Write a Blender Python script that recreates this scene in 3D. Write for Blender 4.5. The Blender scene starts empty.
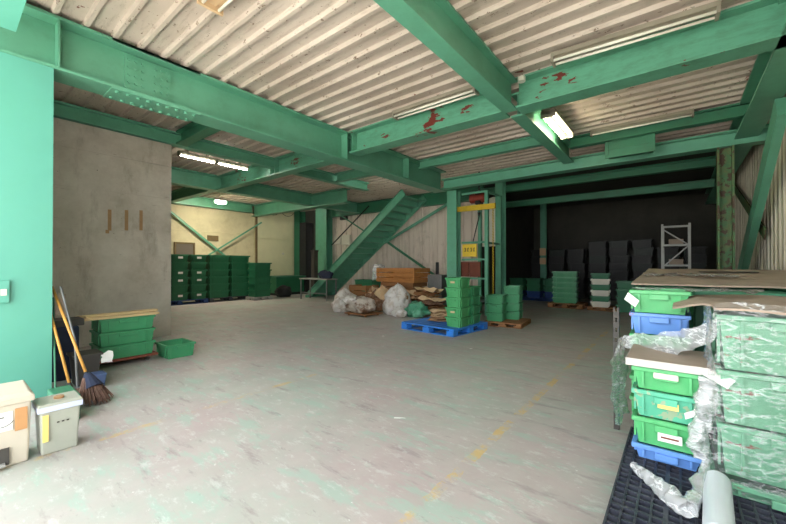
import bpy, math, random
from mathutils import Vector, Matrix, noise
random.seed(7)
S = bpy.context.scene
COL = S.collection
PI = math.pi

# ------------------------------------------------------------------ materials
def srgb(r, g, b):
    def c(v):
        v /= 255.0
        return v / 12.92 if v <= 0.04045 else ((v + 0.055) / 1.055) ** 2.4
    return (c(r), c(g), c(b), 1.0)

class NT:
    def __init__(s, m):
        m.use_nodes = True
        s.t = m.node_tree
        s.t.nodes.clear()
        s.out = s.t.nodes.new('ShaderNodeOutputMaterial')
    def n(s, typ, **kw):
        nd = s.t.nodes.new('ShaderNode' + typ)
        for k, v in kw.items():
            if k in nd.inputs.keys() if isinstance(k, str) else False:
                nd.inputs[k].default_value = v
            else:
                setattr(nd, k, v)
        return nd
    def l(s, a, b):
        s.t.links.new(a, b)
    def coord(s, world=False, stretch=None):
        if world:
            src = s.n('NewGeometry').outputs['Position']
        else:
            src = s.n('TexCoord').outputs['Object']
        if stretch:
            mp = s.n('Mapping')
            mp.inputs['Scale'].default_value = stretch
            s.l(src, mp.inputs['Vector'])
            src = mp.outputs['Vector']
        return src
    def noise(s, vec, scale, detail=4, rough=.55):
        nd = s.n('TexNoise')
        nd.inputs['Scale'].default_value = scale
        nd.inputs['Detail'].default_value = detail
        nd.inputs['Roughness'].default_value = rough
        s.l(vec, nd.inputs['Vector'])
        return nd.outputs['Fac']
    def ramp(s, fac, a, b, va=0.0, vb=1.0):
        nd = s.n('MapRange')
        nd.inputs['From Min'].default_value = a
        nd.inputs['From Max'].default_value = b
        nd.inputs['To Min'].default_value = va
        nd.inputs['To Max'].default_value = vb
        s.l(fac, nd.inputs['Value'])
        return nd.outputs['Result']
    def mix(s, fac, a, b):
        nd = s.n('Mix', data_type='RGBA')
        if isinstance(fac, (int, float)): nd.inputs[0].default_value = fac
        else: s.l(fac, nd.inputs[0])
        for i, v in ((6, a), (7, b)):
            if isinstance(v, tuple): nd.inputs[i].default_value = v
            else: s.l(v, nd.inputs[i])
        return nd.outputs[2]
    def math(s, op, a, b=0.0, c=None):
        nd = s.n('Math', operation=op)
        for i, v in enumerate((a, b, c)):
            if v is None: continue
            if isinstance(v, (int, float)): nd.inputs[i].default_value = v
            else: s.l(v, nd.inputs[i])
        return nd.outputs[0]
    def bsdf(s, col, rough=.6, metal=0.0, bump=None, bstr=.3, bdist=.01, spec=.5):
        b = s.n('BsdfPrincipled')
        if isinstance(col, tuple): b.inputs['Base Color'].default_value = col
        else: s.l(col, b.inputs['Base Color'])
        if isinstance(rough, (int, float)): b.inputs['Roughness'].default_value = rough
        else: s.l(rough, b.inputs['Roughness'])
        b.inputs['Metallic'].default_value = metal
        b.inputs['Specular IOR Level'].default_value = spec
        if bump is not None:
            bp = s.n('Bump')
            bp.inputs['Strength'].default_value = bstr
            bp.inputs['Distance'].default_value = bdist
            s.l(bump, bp.inputs['Height'])
            s.l(bp.outputs[0], b.inputs['Normal'])
        return b
    def finish(s, sh):
        s.l(sh, s.out.inputs['Surface'])

def scale_c(c, k):
    return (min(c[0]*k, 1), min(c[1]*k, 1), min(c[2]*k, 1), 1)

def mat(name, col, var=.18, scale=4, rough=.6, metal=0.0, dirt=None, dirt_amt=.5, dirt_scale=6,
        spots=None, spot_thr=.68, spot_scale=5, spot_at=None, bump=.15, stretch=None, world=False, spec=.5):
    m = bpy.data.materials.new(name)
    t = NT(m)
    v = t.coord(world, stretch)
    f = t.noise(v, scale, 5)
    c = t.mix(t.ramp(f, .3, .7), scale_c(col, 1 - var), scale_c(col, 1 + var))
    if dirt:
        g = t.noise(v, dirt_scale, 8, .7)
        c = t.mix(t.math('MULTIPLY', t.ramp(g, .45, .75), dirt_amt), c, dirt)
    if spots:
        g = t.noise(v, spot_scale, 6, .6)
        if spot_at:
            P = t.coord(True)
            for (cx, cy, cz, rad, amt) in spot_at:
                dn = t.n('VectorMath', operation='DISTANCE')
                t.l(P, dn.inputs[0]); dn.inputs[1].default_value = (cx, cy, cz)
                g = t.math('ADD', g, t.ramp(dn.outputs['Value'], 0, rad, amt, 0))
        c = t.mix(t.ramp(g, spot_thr, spot_thr + .015), c, spots)
    bf = t.noise(v, scale * 8, 4)
    t.finish(t.bsdf(c, rough, metal, bf, bump, .005, spec).outputs[0])
    return m

def emis(name, col, strength):
    m = bpy.data.materials.new(name)
    t = NT(m)
    e = t.n('Emission')
    e.inputs['Color'].default_value = col
    e.inputs['Strength'].default_value = strength
    t.finish(e.outputs[0])
    return m

RUST = srgb(112, 45, 36)
DIRTY = srgb(70, 66, 52)
GREEN = srgb(98, 164, 136)
M = {}
M['green'] = mat('green_paint', GREEN, .08, 1.5, .42, dirt=srgb(72, 120, 92), dirt_amt=.45, dirt_scale=2.5, bump=.05)
M['green_col'] = mat('mint_paint', srgb(92, 164, 146), .05, 1.2, .42, dirt=srgb(90, 160, 128), dirt_amt=.25, dirt_scale=3, bump=.04)
M['green_chip'] = mat('chipped_green_paint', GREEN, .08, 1.5, .42, dirt=srgb(66, 104, 80), dirt_amt=.6, dirt_scale=3.5,
                      spots=RUST, spot_thr=.67, spot_scale=4.5, bump=.08, stretch=(1, 1, 3),
    spot_at=((-3.24, 5.04, 3.62, .3, .2), (-3.08, 5.04, 3.8, .26, .2), (-2.55, 5.04, 3.77, .16, .22), (-4.12, 5.04, 3.67, .22, .18), (-1.37, 5.04, 3.83, .24, .17), (-1.1, 5.04, 3.8, .2, .17), (-6.9, 5.1, 3.75, .3, .18), (-9.3, 5.1, 3.7, .4, .16)))
M['green_dark'] = mat('dark_green_paint', srgb(56, 124, 94), .15, 2, .5, dirt=srgb(60, 76, 56), dirt_amt=.5, dirt_scale=4)  # darker green than the main frame paint
M['green_rust'] = mat('rusting_green_paint', srgb(70, 112, 70), .2, 3, .6, dirt=srgb(120, 98, 50), dirt_amt=.9, dirt_scale=5,
                      spots=srgb(74, 54, 34), spot_thr=.54, spot_scale=7)
M['crate'] = mat('green_plastic', srgb(62, 144, 98), .12, 3, .42, dirt=srgb(90, 140, 104), dirt_amt=.35, dirt_scale=9)
M['crate_bright'] = mat('bright_green_plastic', srgb(84, 176, 112), .1, 4, .4, dirt=srgb(120, 180, 130), dirt_amt=.4, dirt_scale=14)
M['crate_mid'] = mat('mid_green_plastic', srgb(70, 156, 98), .12, 4, .42, dirt=srgb(110, 160, 120), dirt_amt=.4, dirt_scale=12)
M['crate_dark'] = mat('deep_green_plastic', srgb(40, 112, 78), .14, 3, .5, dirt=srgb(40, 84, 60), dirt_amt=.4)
M['crate_mint'] = mat('worn_mint_plastic', srgb(88, 178, 146), .1, 5, .5, spots=srgb(150, 170, 140), spot_thr=.55, spot_scale=18)
M['crate_pale'] = mat('pale_green_plastic', srgb(106, 164, 134), .1, 3, .42, spots=srgb(130, 84, 76), spot_thr=.60, spot_scale=3.6, stretch=(1, 1, 3))
M['crate_blue'] = mat('blue_plastic', srgb(104, 150, 220), .1, 4, .4, spots=srgb(150, 90, 120), spot_thr=.68, spot_scale=7)
M['crate_gloom'] = mat('gloom_black_crate', srgb(9, 9, 11), .3, 3, .5)  # gloom of the store's back rows put into the crate colour
M['crate_gloom_green'] = mat('gloom_green_crate', srgb(8, 26, 20), .2, 3, .5)  # green crate plastic, darkened in colour to carry the store's gloom
M['pallet_blue'] = mat('blue_pallet_plastic', srgb(44, 124, 214), .12, 4, .42, dirt=srgb(90, 120, 160), dirt_amt=.35)
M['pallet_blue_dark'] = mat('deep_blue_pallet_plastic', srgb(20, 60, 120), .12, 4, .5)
M['pallet_black'] = mat('charcoal_pallet_plastic', srgb(50, 53, 66), .2, 5, .5, dirt=srgb(95, 98, 108), dirt_amt=.45, dirt_scale=12)
M['wood'] = mat('weathered_wood', srgb(150, 105, 66), .25, 6, .75, stretch=(1, 1, 8), dirt=srgb(95, 62, 40), dirt_amt=.5)
M['wood_pale'] = mat('pale_plank_wood', srgb(206, 180, 134), .15, 6, .7, dirt=srgb(140, 112, 78), dirt_amt=.5)
M['wood_orange'] = mat('varnished_crate_wood', srgb(176, 118, 62), .2, 5, .6, stretch=(1, 1, 6), dirt=srgb(110, 66, 34), dirt_amt=.5)
M['pole'] = mat('yellow_broom_pole_wood', srgb(196, 142, 66), .15, 8, .5)
M['card'] = mat('brown_cardboard', srgb(164, 126, 90), .15, 5, .8, dirt=srgb(110, 82, 60), dirt_amt=.5)
M['card_pale'] = mat('pale_cardboard', srgb(206, 176, 138), .1, 5, .8)
M['card_grey'] = mat('greyish_board', srgb(168, 150, 134), .08, 4, .75, dirt=srgb(120, 106, 92), dirt_amt=.35)
M['lid_edge'] = mat('grey_white_board_edge', srgb(196, 188, 184), .06, 5, .6)
M['white'] = mat('white_card', srgb(230, 230, 226), .04, 5, .6)
M['white_metal'] = mat('white_enamel', srgb(214, 210, 196), .05, 4, .35)
M['lamp_housing'] = mat('aged_lamp_housing', srgb(150, 142, 126), .08, 6, .5)
M['tube_off'] = mat('unlit_tube_glass', srgb(244, 240, 226), .02, 5, .2)
M['cream_bin'] = mat('cream_bin_plastic', srgb(196, 186, 170), .04, 4, .4, dirt=srgb(180, 168, 150), dirt_amt=.25)
M['grey_bin'] = mat('grey_bin_plastic', srgb(166, 168, 156), .05, 4, .4, dirt=srgb(140, 140, 128), dirt_amt=.25)
M['blue_bin'] = mat('lavender_bin_lid', srgb(196, 202, 226), .04, 4, .4)
M['tape'] = mat('tan_tape', srgb(156, 122, 84), .1, 10, .7)
M['orange_sticker'] = mat('orange_sticker', srgb(190, 140, 92), .05, 10, .6)
M['yellow_sticker'] = mat('yellow_sticker', srgb(236, 206, 120), .05, 10, .6)
M['yellow'] = mat('yellow_paint', srgb(214, 178, 40), .1, 5, .5, dirt=srgb(140, 110, 40), dirt_amt=.5)
M['yellow_sign'] = mat('yellow_sign_board', srgb(236, 200, 60), .05, 5, .5)
M['ink'] = mat('dark_ink', srgb(60, 56, 50), .1, 8, .7)
M['red_brown'] = mat('red_brown_board', srgb(120, 62, 44), .2, 5, .7)
M['hoist_red'] = mat('worn_red_enamel', srgb(140, 52, 36), .2, 5, .5, dirt=srgb(60, 50, 46), dirt_amt=.7)
M['steel'] = mat('grey_steel', srgb(130, 132, 132), .12, 6, .45, metal=.5)
M['steel_pale'] = mat('pale_grey_steel', srgb(168, 168, 164), .1, 6, .5, metal=.2)
M['dark'] = mat('dark_rubber', srgb(34, 34, 36), .2, 6, .7)
M['charcoal'] = mat('charcoal_plastic', srgb(66, 62, 58), .15, 6, .6)
M['navy'] = mat('navy_cloth', srgb(34, 42, 66), .2, 8, .85)
M['blue_cloth'] = mat('faded_blue_plastic', srgb(78, 96, 138), .2, 8, .7)
M['bristle'] = mat('brown_bristle', srgb(112, 84, 72), .35, 60, .9, stretch=(1, 1, .3), bump=.8)
M['cable'] = mat('black_cable', srgb(24, 24, 24), .1, 8, .6)
M['rubble'] = mat('brown_scrap', srgb(126, 88, 62), .35, 9, .85, dirt=srgb(196, 178, 158), dirt_amt=.7, dirt_scale=14)
M['roll'] = mat('translucent_white_film_roll', srgb(206, 212, 220), .04, 5, .3)
M['panel_cream'] = mat('cream_panel', srgb(222, 216, 180), .05, 2, .7)
M['window_frame'] = mat('brown_window_frame', srgb(110, 92, 60), .1, 5, .6)
M['leaf'] = mat('green_leaf', srgb(150, 170, 84), .3, 5, .7)
M['outside_wall'] = mat('outside_pale_wall', srgb(130, 124, 84), .2, 1, .8)
M['ground'] = mat('outside_concrete', srgb(190, 188, 180), .08, .6, .9)
M['dark_wall'] = mat('gloom_toned_wall', srgb(74, 72, 66), .15, .8, .9, dirt=srgb(50, 50, 48), dirt_amt=.6, dirt_scale=1)  # shade of the dark store put into the wall colour
M['concrete_yellow'] = mat('lamp_tinted_block_wall', srgb(214, 204, 170), .06, .8, .85, dirt=srgb(150, 134, 96), dirt_amt=.45, dirt_scale=1.5)  # warm lamplight tint put into the block colour

def glass_mat():
    m = bpy.data.materials.new('dusty_window_glass')
    t = NT(m)
    b = t.bsdf(srgb(120, 112, 104), .15)
    t.finish(b.outputs[0])
    return m
M['glass'] = glass_mat()

# raw concrete of the left wall
def concrete_mat():
    m = bpy.data.materials.new('raw_concrete')
    t = NT(m)
    v = t.coord(True)
    a = t.ramp(t.noise(v, 1.1, 6, .65), .35, .65)
    c = t.mix(a, srgb(172, 162, 148), srgb(204, 196, 184))
    v2 = t.coord(True, (1, 1.2, .35))
    st = t.ramp(t.noise(v2, 2.6, 6, .7), .56, .72)
    c = t.mix(t.math('MULTIPLY', st, .45), c, srgb(112, 98, 82))
    v3 = t.coord(True, (1, .7, 2.4))
    sc = t.ramp(t.noise(v3, 5.5, 8, .75), .62, .70)
    c = t.mix(t.math('MULTIPLY', sc, .55), c, srgb(92, 84, 74))
    pits = t.ramp(t.noise(v, 22, 3), .74, .77)
    c = t.mix(pits, c, srgb(70, 62, 54))
    t.finish(t.bsdf(c, .88, 0, t.noise(v, 9, 8, .7), .35, .01).outputs[0])
    return m
M['concrete'] = concrete_mat()

# steel deck overhead
def deck_mat():
    m = bpy.data.materials.new('cream_painted_steel_deck')
    t = NT(m)
    v = t.coord(True)
    c = t.mix(t.ramp(t.noise(v, .7, 5), .35, .65), srgb(184, 168, 154), srgb(208, 194, 182))
    v2 = t.coord(True, (.8, 5, 5))
    c = t.mix(t.math('MULTIPLY', t.ramp(t.noise(v2, 2.4, 8, .75), .53, .7), .6), c, srgb(138, 118, 100))
    v3 = t.coord(True, (1, 1.6, 1.6))
    c = t.mix(t.ramp(t.noise(v3, 9, 8, .78), .60, .62), c, srgb(112, 88, 70))
    v4 = t.coord(True, (1.2, 2.2, 1))
    c = t.mix(t.ramp(t.noise(v4, 1.8, 6, .65), .69, .695), c, RUST)
    t.finish(t.bsdf(c, .55, 0, t.noise(v, 20, 4), .1, .005).outputs[0])
    return m
M['deck'] = deck_mat()

def corr_mat(name, base, streak, amt):
    m = bpy.data.materials.new(name)
    t = NT(m)
    v = t.coord(True, (2.5, 2.5, .25))
    c = t.mix(t.math('MULTIPLY', t.ramp(t.noise(v, 2, 7, .7), .48, .7), amt), base, streak)
    v2 = t.coord(True)
    c = t.mix(t.math('MULTIPLY', t.ramp(t.noise(v2, 1.2, 6, .7), .55, .75), .5), c, srgb(110, 98, 78))
    t.finish(t.bsdf(c, .6, 0, None).outputs[0])
    return m
M['corr'] = corr_mat('beige_corrugated_sheet', srgb(222, 208, 196), srgb(150, 128, 110), .55)
M['corr_right'] = corr_mat('rust_streaked_corrugated_sheet', srgb(216, 208, 188), srgb(132, 102, 64), .8)

# floor
def floor_mat():
    m = bpy.data.materials.new('worn_painted_concrete_floor')
    t = NT(m)
    v = t.coord(True)
    n1 = t.ramp(t.noise(v, .75, 7, .62), .4, .6)
    c = t.mix(n1, srgb(176, 161, 160), srgb(170, 174, 166))
    n2 = t.ramp(t.noise(v, 3.2, 8, .7), .4, .62)
    c = t.mix(t.math('MULTIPLY', n2, .5), c, srgb(186, 178, 174))
    # smears of mint paint left on the concrete
    mp = t.n('Mapping'); mp.inputs['Rotation'].default_value = (0, 0, .75); mp.inputs['Scale'].default_value = (1, 3.2, 1)
    t.l(v, mp.inputs['Vector'])
    s = t.ramp(t.noise(mp.outputs['Vector'], 1.9, 9, .72), .53, .60)
    c = t.mix(t.math('MULTIPLY', s, .5), c, srgb(154, 188, 174))
    mp2 = t.n('Mapping'); mp2.inputs['Rotation'].default_value = (0, 0, -.5); mp2.inputs['Location'].default_value = (7, 3, 0); mp2.inputs['Scale'].default_value = (1, 4, 1)
    t.l(v, mp2.inputs['Vector'])
    s2 = t.ramp(t.noise(mp2.outputs['Vector'], 1.5, 8, .7), .57, .66)
    c = t.mix(t.math('MULTIPLY', s2, .6), c, srgb(142, 128, 130))
    s3 = t.ramp(t.noise(mp.outputs['Vector'], 3.4, 9, .8), .60, .66)
    c = t.mix(t.math('MULTIPLY', s3, .4), c, srgb(124, 116, 116))
    s4 = t.ramp(t.noise(v, 16, 6, .7), .66, .69)
    c = t.mix(t.math('MULTIPLY', s4, .7), c, srgb(226, 230, 226))
    mp3 = t.n('Mapping'); mp3.inputs['Rotation'].default_value = (0, 0, .2); mp3.inputs['Scale'].default_value = (1, 2.2, 1)
    t.l(v, mp3.inputs['Vector'])
    s5 = t.ramp(t.noise(mp3.outputs['Vector'], 5.5, 9, .8), .54, .62)
    c = t.mix(t.math('MULTIPLY', s5, .45), c, srgb(206, 210, 206))
    # faded yellow floor lines
    sx = t.n('SeparateXYZ'); t.l(v, sx.inputs[0])
    wear = t.ramp(t.noise(v, 2.6, 8, .75), .47, .56)
    wob = t.math('MULTIPLY', t.math('SUBTRACT', t.noise(v, 9, 3), .5), .05)
    for X0, hw, y0, y1, k in ((-3.5, .035, -3, 2.9, .55), (-1.13, .035, 1.2, 8.6, .75)):
        d = t.math('ABSOLUTE', t.math('ADD', t.math('SUBTRACT', sx.outputs[0], X0), wob))
        on = t.math('LESS_THAN', d, hw)
        on = t.math('MULTIPLY', on, t.math('GREATER_THAN', sx.outputs[1], y0))
        on = t.math('MULTIPLY', on, t.math('LESS_THAN', sx.outputs[1], y1))
        on = t.math('MULTIPLY', t.math('MULTIPLY', on, wear), k)
        c = t.mix(on, c, srgb(206, 174, 104))
    rough = t.ramp(t.noise(v, 2, 5), .3, .7, .42, .7)
    t.finish(t.bsdf(c, rough, 0, t.noise(v, 14, 6, .7), .12, .004, .4).outputs[0])
    return m
M['floor'] = floor_mat()

def film_mat(name, base=.05, gain=.4, tint=(.86, .87, .9, 1)):
    m = bpy.data.materials.new(name)
    t = NT(m)
    v = t.coord()
    mp = t.n('Mapping'); mp.inputs['Rotation'].default_value = (.3, .5, .6); mp.inputs['Scale'].default_value = (1, 1, 3.0)
    t.l(v, mp.inputs['Vector'])
    cr = t.noise(mp.outputs['Vector'], 6, 7, .62)
    ridge = t.math('ABSOLUTE', t.math('SUBTRACT', cr, .5))
    fac = t.ramp(ridge, .0, .03, base + gain, base)
    b = t.bsdf(tint, .3, 0, None)
    bp = t.n('Bump'); bp.inputs['Strength'].default_value = 1.0; bp.inputs['Distance'].default_value = .03
    t.l(t.noise(mp.outputs['Vector'], 6, 6, .6), bp.inputs['Height'])
    gl = t.n('BsdfGlossy'); gl.inputs['Roughness'].default_value = .12
    t.l(bp.outputs[0], gl.inputs['Normal'])
    fr = t.n('Fresnel'); fr.inputs['IOR'].default_value = 1.6
    t.l(bp.outputs[0], fr.inputs['Normal'])
    tr = t.n('BsdfTransparent')
    mx = t.n('MixShader')
    t.l(fac, mx.inputs[0]); t.l(tr.outputs[0], mx.inputs[1]); t.l(b.outputs[0], mx.inputs[2])
    m2 = t.n('MixShader')
    t.l(t.math('MINIMUM', t.math('MULTIPLY', fr.outputs[0], .55), .5), m2.inputs[0]); t.l(mx.outputs[0], m2.inputs[1]); t.l(gl.outputs[0], m2.inputs[2])
    t.finish(m2.outputs[0])
    return m
M['film'] = film_mat('clear_stretch_film', .03, .35)
M['film_thick'] = film_mat('bunched_stretch_film', .34, .45)

def bag_mat(name, a, b_):
    m = bpy.data.materials.new(name)
    t = NT(m)
    v = t.coord()
    c = t.mix(t.ramp(t.noise(v, 5, 6, .65), .48, .6), a, b_)
    t.finish(t.bsdf(c, .28, 0, t.noise(v, 13, 8, .75), 1.0, .04, .7).outputs[0])
    return m
M['bag'] = bag_mat('white_plastic_bag', srgb(222, 218, 214), srgb(188, 176, 164))
M['bag_brown'] = bag_mat('mottled_plastic_bag', srgb(200, 190, 178), srgb(128, 96, 74))
M['bag_green'] = bag_mat('green_plastic_bag', srgb(70, 150, 116), srgb(110, 176, 146))

# ------------------------------------------------------------------ mesh building
class MB:
    def __init__(s):
        s.v = []; s.f = []
    def add(s, vs, fs):
        k = len(s.v)
        s.v += [Vector(p) for p in vs]
        s.f += [tuple(i + k for i in f) for f in fs]
        return s
    def box(s, x0, x1, y0, y1, z0, z1, mtx=None):
        vs = [Vector((x, y, z)) for z in (z0, z1) for x, y in ((x0, y0), (x1, y0), (x1, y1), (x0, y1))]
        if mtx: vs = [mtx @ p for p in vs]
        return s.add(vs, [(3, 2, 1, 0), (4, 5, 6, 7), (0, 1, 5, 4), (1, 2, 6, 5), (2, 3, 7, 6), (3, 0, 4, 7)])
    def frustum(s, x0, x1, y0, y1, z0, z1, t):     # wider at the top by t
        vs = [(x0 + t, y0 + t, z0), (x1 - t, y0 + t, z0), (x1 - t, y1 - t, z0), (x0 + t, y1 - t, z0), (x0, y0, z1), (x1, y0, z1), (x1, y1, z1), (x0, y1, z1)]
        return s.add(vs, [(3, 2, 1, 0), (4, 5, 6, 7), (0, 1, 5, 4), (1, 2, 6, 5), (2, 3, 7, 6), (3, 0, 4, 7)])
    def bar(s, p0, p1, w, h, up=(0, 0, 1)):        # rectangular bar between points
        p0 = Vector(p0); p1 = Vector(p1); d = (p1 - p0).normalized()
        u = Vector(up); a = d.cross(u)
        if a.length < 1e-4: a = d.cross(Vector((1, 0, 0)))
        a.normalize(); b = a.cross(d).normalized()
        vs = []
        for p in (p0, p1):
            for i, j in ((-1, -1), (1, -1), (1, 1), (-1, 1)):
                vs.append(p + a * i * w / 2 + b * j * h / 2)
        return s.add(vs, [(3, 2, 1, 0), (4, 5, 6, 7), (0, 1, 5, 4), (1, 2, 6, 5), (2, 3, 7, 6), (3, 0, 4, 7)])
    def cyl(s, p0, p1, r0, r1=None, n=12, caps=True):
        if r1 is None: r1 = r0
        p0 = Vector(p0); p1 = Vector(p1); d = (p1 - p0).normalized()
        a = d.cross(Vector((0, 0, 1)))
        if a.length < 1e-3: a = Vector((1, 0, 0))
        a.normalize(); b = d.cross(a)
        vs = []
        for p, r in ((p0, r0), (p1, r1)):
            for i in range(n):
                t = 2 * PI * i / n
                vs.append(p + a * math.cos(t) * r + b * math.sin(t) * r)
        fs = [(i, (i + 1) % n, n + (i + 1) % n, n + i) for i in range(n)]
        if caps: fs += [tuple(reversed(range(n))), tuple(range(n, 2 * n))]
        return s.add(vs, fs)
    def tube(s, pts, r, n=8):
        for a, b in zip(pts[:-1], pts[1:]): s.cyl(a, b, r, n=n)
        return s
    def grid(s, fn, nu, nv):
        vs = [fn(i / nu, j / nv) for j in range(nv + 1) for i in range(nu + 1)]
        fs = [(j * (nu + 1) + i, j * (nu + 1) + i + 1, (j + 1) * (nu + 1) + i + 1, (j + 1) * (nu + 1) + i) for j in range(nv) for i in range(nu)]
        return s.add(vs, fs)

def tag(o, label=None, cat=None, group=None, kind=None):
    if label: o['label'] = label
    if cat: o['category'] = cat
    if group: o['group'] = group
    if kind: o['kind'] = kind
    return o

def wmat(o):
    m = o.matrix_basis.copy()
    p = o.parent
    while p:
        m = p.matrix_basis @ m
        p = p.parent
    return m

def build(mb, name, m, parent=None, bevel=0, smooth=False, seg=2, local=False, recalc=True):
    me = bpy.data.meshes.new(name)
    vs = mb.v
    if parent is not None and not local:
        inv = wmat(parent).inverted()
        vs = [inv @ p for p in vs]
    off = None
    if parent is None:
        xs = [p.x for p in vs]; ys = [p.y for p in vs]; zs = [p.z for p in vs]
        off = Vector(((min(xs) + max(xs)) / 2, (min(ys) + max(ys)) / 2, min(zs)))
        vs = [p - off for p in vs]
    me.from_pydata([tuple(p) for p in vs], [], mb.f)
    if recalc:
        import bmesh
        bm = bmesh.new(); bm.from_mesh(me); bmesh.ops.recalc_face_normals(bm, faces=bm.faces); bm.to_mesh(me); bm.free()
    me.materials.append(M[m] if isinstance(m, str) else m)
    o = bpy.data.objects.new(name, me)
    COL.objects.link(o)
    if off is not None: o.location = off
    if parent is not None: o.parent = parent
    if smooth:
        for p in me.polygons: p.use_smooth = True
    if bevel:
        b = o.modifiers.new('bevel', 'BEVEL'); b.width = bevel; b.segments = seg; b.limit_method = 'ANGLE'; b.angle_limit = .6
    return o

def empty(name, loc, label=None, cat=None, group=None, rz=0):
    o = bpy.data.objects.new(name, None)
    COL.objects.link(o)
    o.empty_display_size = .1
    o.location = loc; o.rotation_euler = (0, 0, rz)
    return tag(o, label, cat, group)

def dup(o, parent=None):
    c = o.copy(); COL.objects.link(c)
    if parent is not None: c.parent = parent
    for ch in list(o.children): dup(ch, c)
    return c

def struct(name, mb, m, **kw):
    o = build(mb, name, m, **kw); o['kind'] = 'structure'
    return o

ORD = ['lowest', 'second from the bottom', 'third from the bottom', 'fourth from the bottom', 'fifth from the bottom', 'sixth from the bottom', 'seventh from the bottom']
def level(i, n):
    if n == 1: return 'standing alone'
    if i == n - 1: return 'topmost'
    return ORD[i]

# ------------------------------------------------------------------ the setting
struct('floor', MB().add([(-20, -.3, 0), (6, -.3, 0), (6, 20, 0), (-20, 20, 0)], [(0, 1, 2, 3)]), 'floor')
struct('ground', MB().add([(-60, -60, -.02), (60, -60, -.02), (60, 60, -.02), (-60, 60, -.02)], [(0, 1, 2, 3)]), 'ground')

# steel deck: wide pans with narrow ribs hanging down, running along X
def deck():
    mb = MB(); prof = []
    y = -1.02
    while y < 17.3:
        for dy, z in ((-.034, 3.958), (-.020, 3.912), (.020, 3.912), (.034, 3.958)):
            prof.append((y + dy, z))
        y += .25
    xs = [-15, -9, -5, -2, 1.3]
    vs = []
    for x in xs:
        vs += [(x, p[0], p[1]) for p in prof]
    n = len(prof)
    fs = [(k * n + i, k * n + i + 1, (k + 1) * n + i + 1, (k + 1) * n + i) for k in range(len(xs) - 1) for i in range(n - 1)]
    mb.add(vs, fs)
    mb.box(-15, 1.3, -1.1, 17.3, 4.05, 4.25)
    return mb
struct('ceiling', deck(), 'deck')

def corrugated(axis, c, a0, a1, z0, z1, pitch, depth, sgn, rw=.35):
    """sheet in plane axis=c, ribs vertical, facing sgn"""
    prof = []; a = a0
    while a < a1:
        w = pitch * rw
        prof += [(a, 0), (a + pitch - w - .012, 0), (a + pitch - w, depth), (a + pitch - .012, depth)]
        a += pitch
    prof.append((a, 0))
    vs = []
    for z in (z0, z1):
        for p, d in prof:
            vs.append((c + sgn * d, p, z) if axis == 'x' else (p, c + sgn * d, z))
    n = len(prof)
    return MB().add(vs, [(i, i + 1, n + i + 1, n + i) for i in range(n - 1)])

struct('wall_right', corrugated('x', 1.28, -.3, 17, 0, 4.1, .3, .07, -1, .5), 'corr_right', recalc=False)
mb = corrugated('y', 11.05, -12.3, -5.2, 0, 4.1, .33, .04, -1, .16)
struct('wall_back', mb, 'corr', recalc=False)
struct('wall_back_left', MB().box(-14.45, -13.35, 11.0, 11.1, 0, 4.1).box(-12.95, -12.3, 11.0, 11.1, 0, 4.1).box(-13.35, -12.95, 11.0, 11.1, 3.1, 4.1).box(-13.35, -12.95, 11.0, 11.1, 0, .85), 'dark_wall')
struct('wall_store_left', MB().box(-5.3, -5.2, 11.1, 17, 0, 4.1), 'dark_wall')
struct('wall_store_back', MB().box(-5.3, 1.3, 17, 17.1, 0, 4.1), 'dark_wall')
struct('wall_front', MB().box(-14.8, -5.6, .0, .12, 0, 4.1), 'concrete')

# raw concrete box wall at the left, cast in lifts
mb = MB()
z = 0
for h in (1.02, .96, .62, .62, .43):
    mb.box(-8.3, -7.62, .15, 2.77, z, z + h - .008)
    z += h
mb.box(-8.29, -7.632, .16, 2.76, 0, z)
o = struct('wall_left', mb, 'concrete')
for k, (y0, z0, hook) in enumerate(((1.79, 1.93, 1), (2.03, 1.95, 0), (2.25, 1.97, 0))):
    t = MB().box(-7.62, -7.617, y0, y0 + .05, z0, z0 + .36)
    if hook: t.box(-7.62, -7.617, y0 - .03, y0 + .02, z0 - .05, z0 + .01)
    tp = build(t, 'masking_tape', 'tape')
    tag(tp, ['tan tape strip with hooked foot on the concrete wall, leftmost of three', 'tan tape strip on the concrete wall, middle of three',
             'tan tape strip on the concrete wall, rightmost of three'][k], 'tape', 'tape strips on the concrete wall')

# block wall far left with window and X bracing
struct('wall_far_left', MB().box(-14.8, -14.5, 0, 8.55, 0, 3.55).box(-14.8, -14.6, 0, 8.55, 3.55, 4.1), 'concrete_yellow')
struct('wall_far_corner', MB().box(-14.8, -14.45, 8.55, 11.3, 0, 4.1), 'concrete_yellow')
w = empty('window_1', (-14.5, 5.7, 1.65)); w['kind'] = 'structure'
build(MB().box(-14.5, -14.44, 5.36, 5.42, 1.65, 2.18).box(-14.5, -14.44, 6.02, 6.08, 1.65, 2.18).box(-14.5, -14.44, 5.42, 6.02, 2.12, 2.18).box(-14.5, -14.44, 5.42, 6.02, 1.65, 1.7), 'window_frame', 'window_frame', w)
build(MB().box(-14.5, -14.47, 5.42, 6.02, 1.7, 2.12), 'window_pane', 'glass', w)
tag(build(MB().box(-14.5, -14.46, 6.55, 6.98, 2.28, 2.5), 'notice_board', 'window_frame', bevel=.005), 'small brown board high on the far block wall between the diagonal braces', 'board')

struct('trim_1', MB().box(-14.5, -14.47, 2, 8.5, 2.62, 2.66), 'concrete_yellow')

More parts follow.
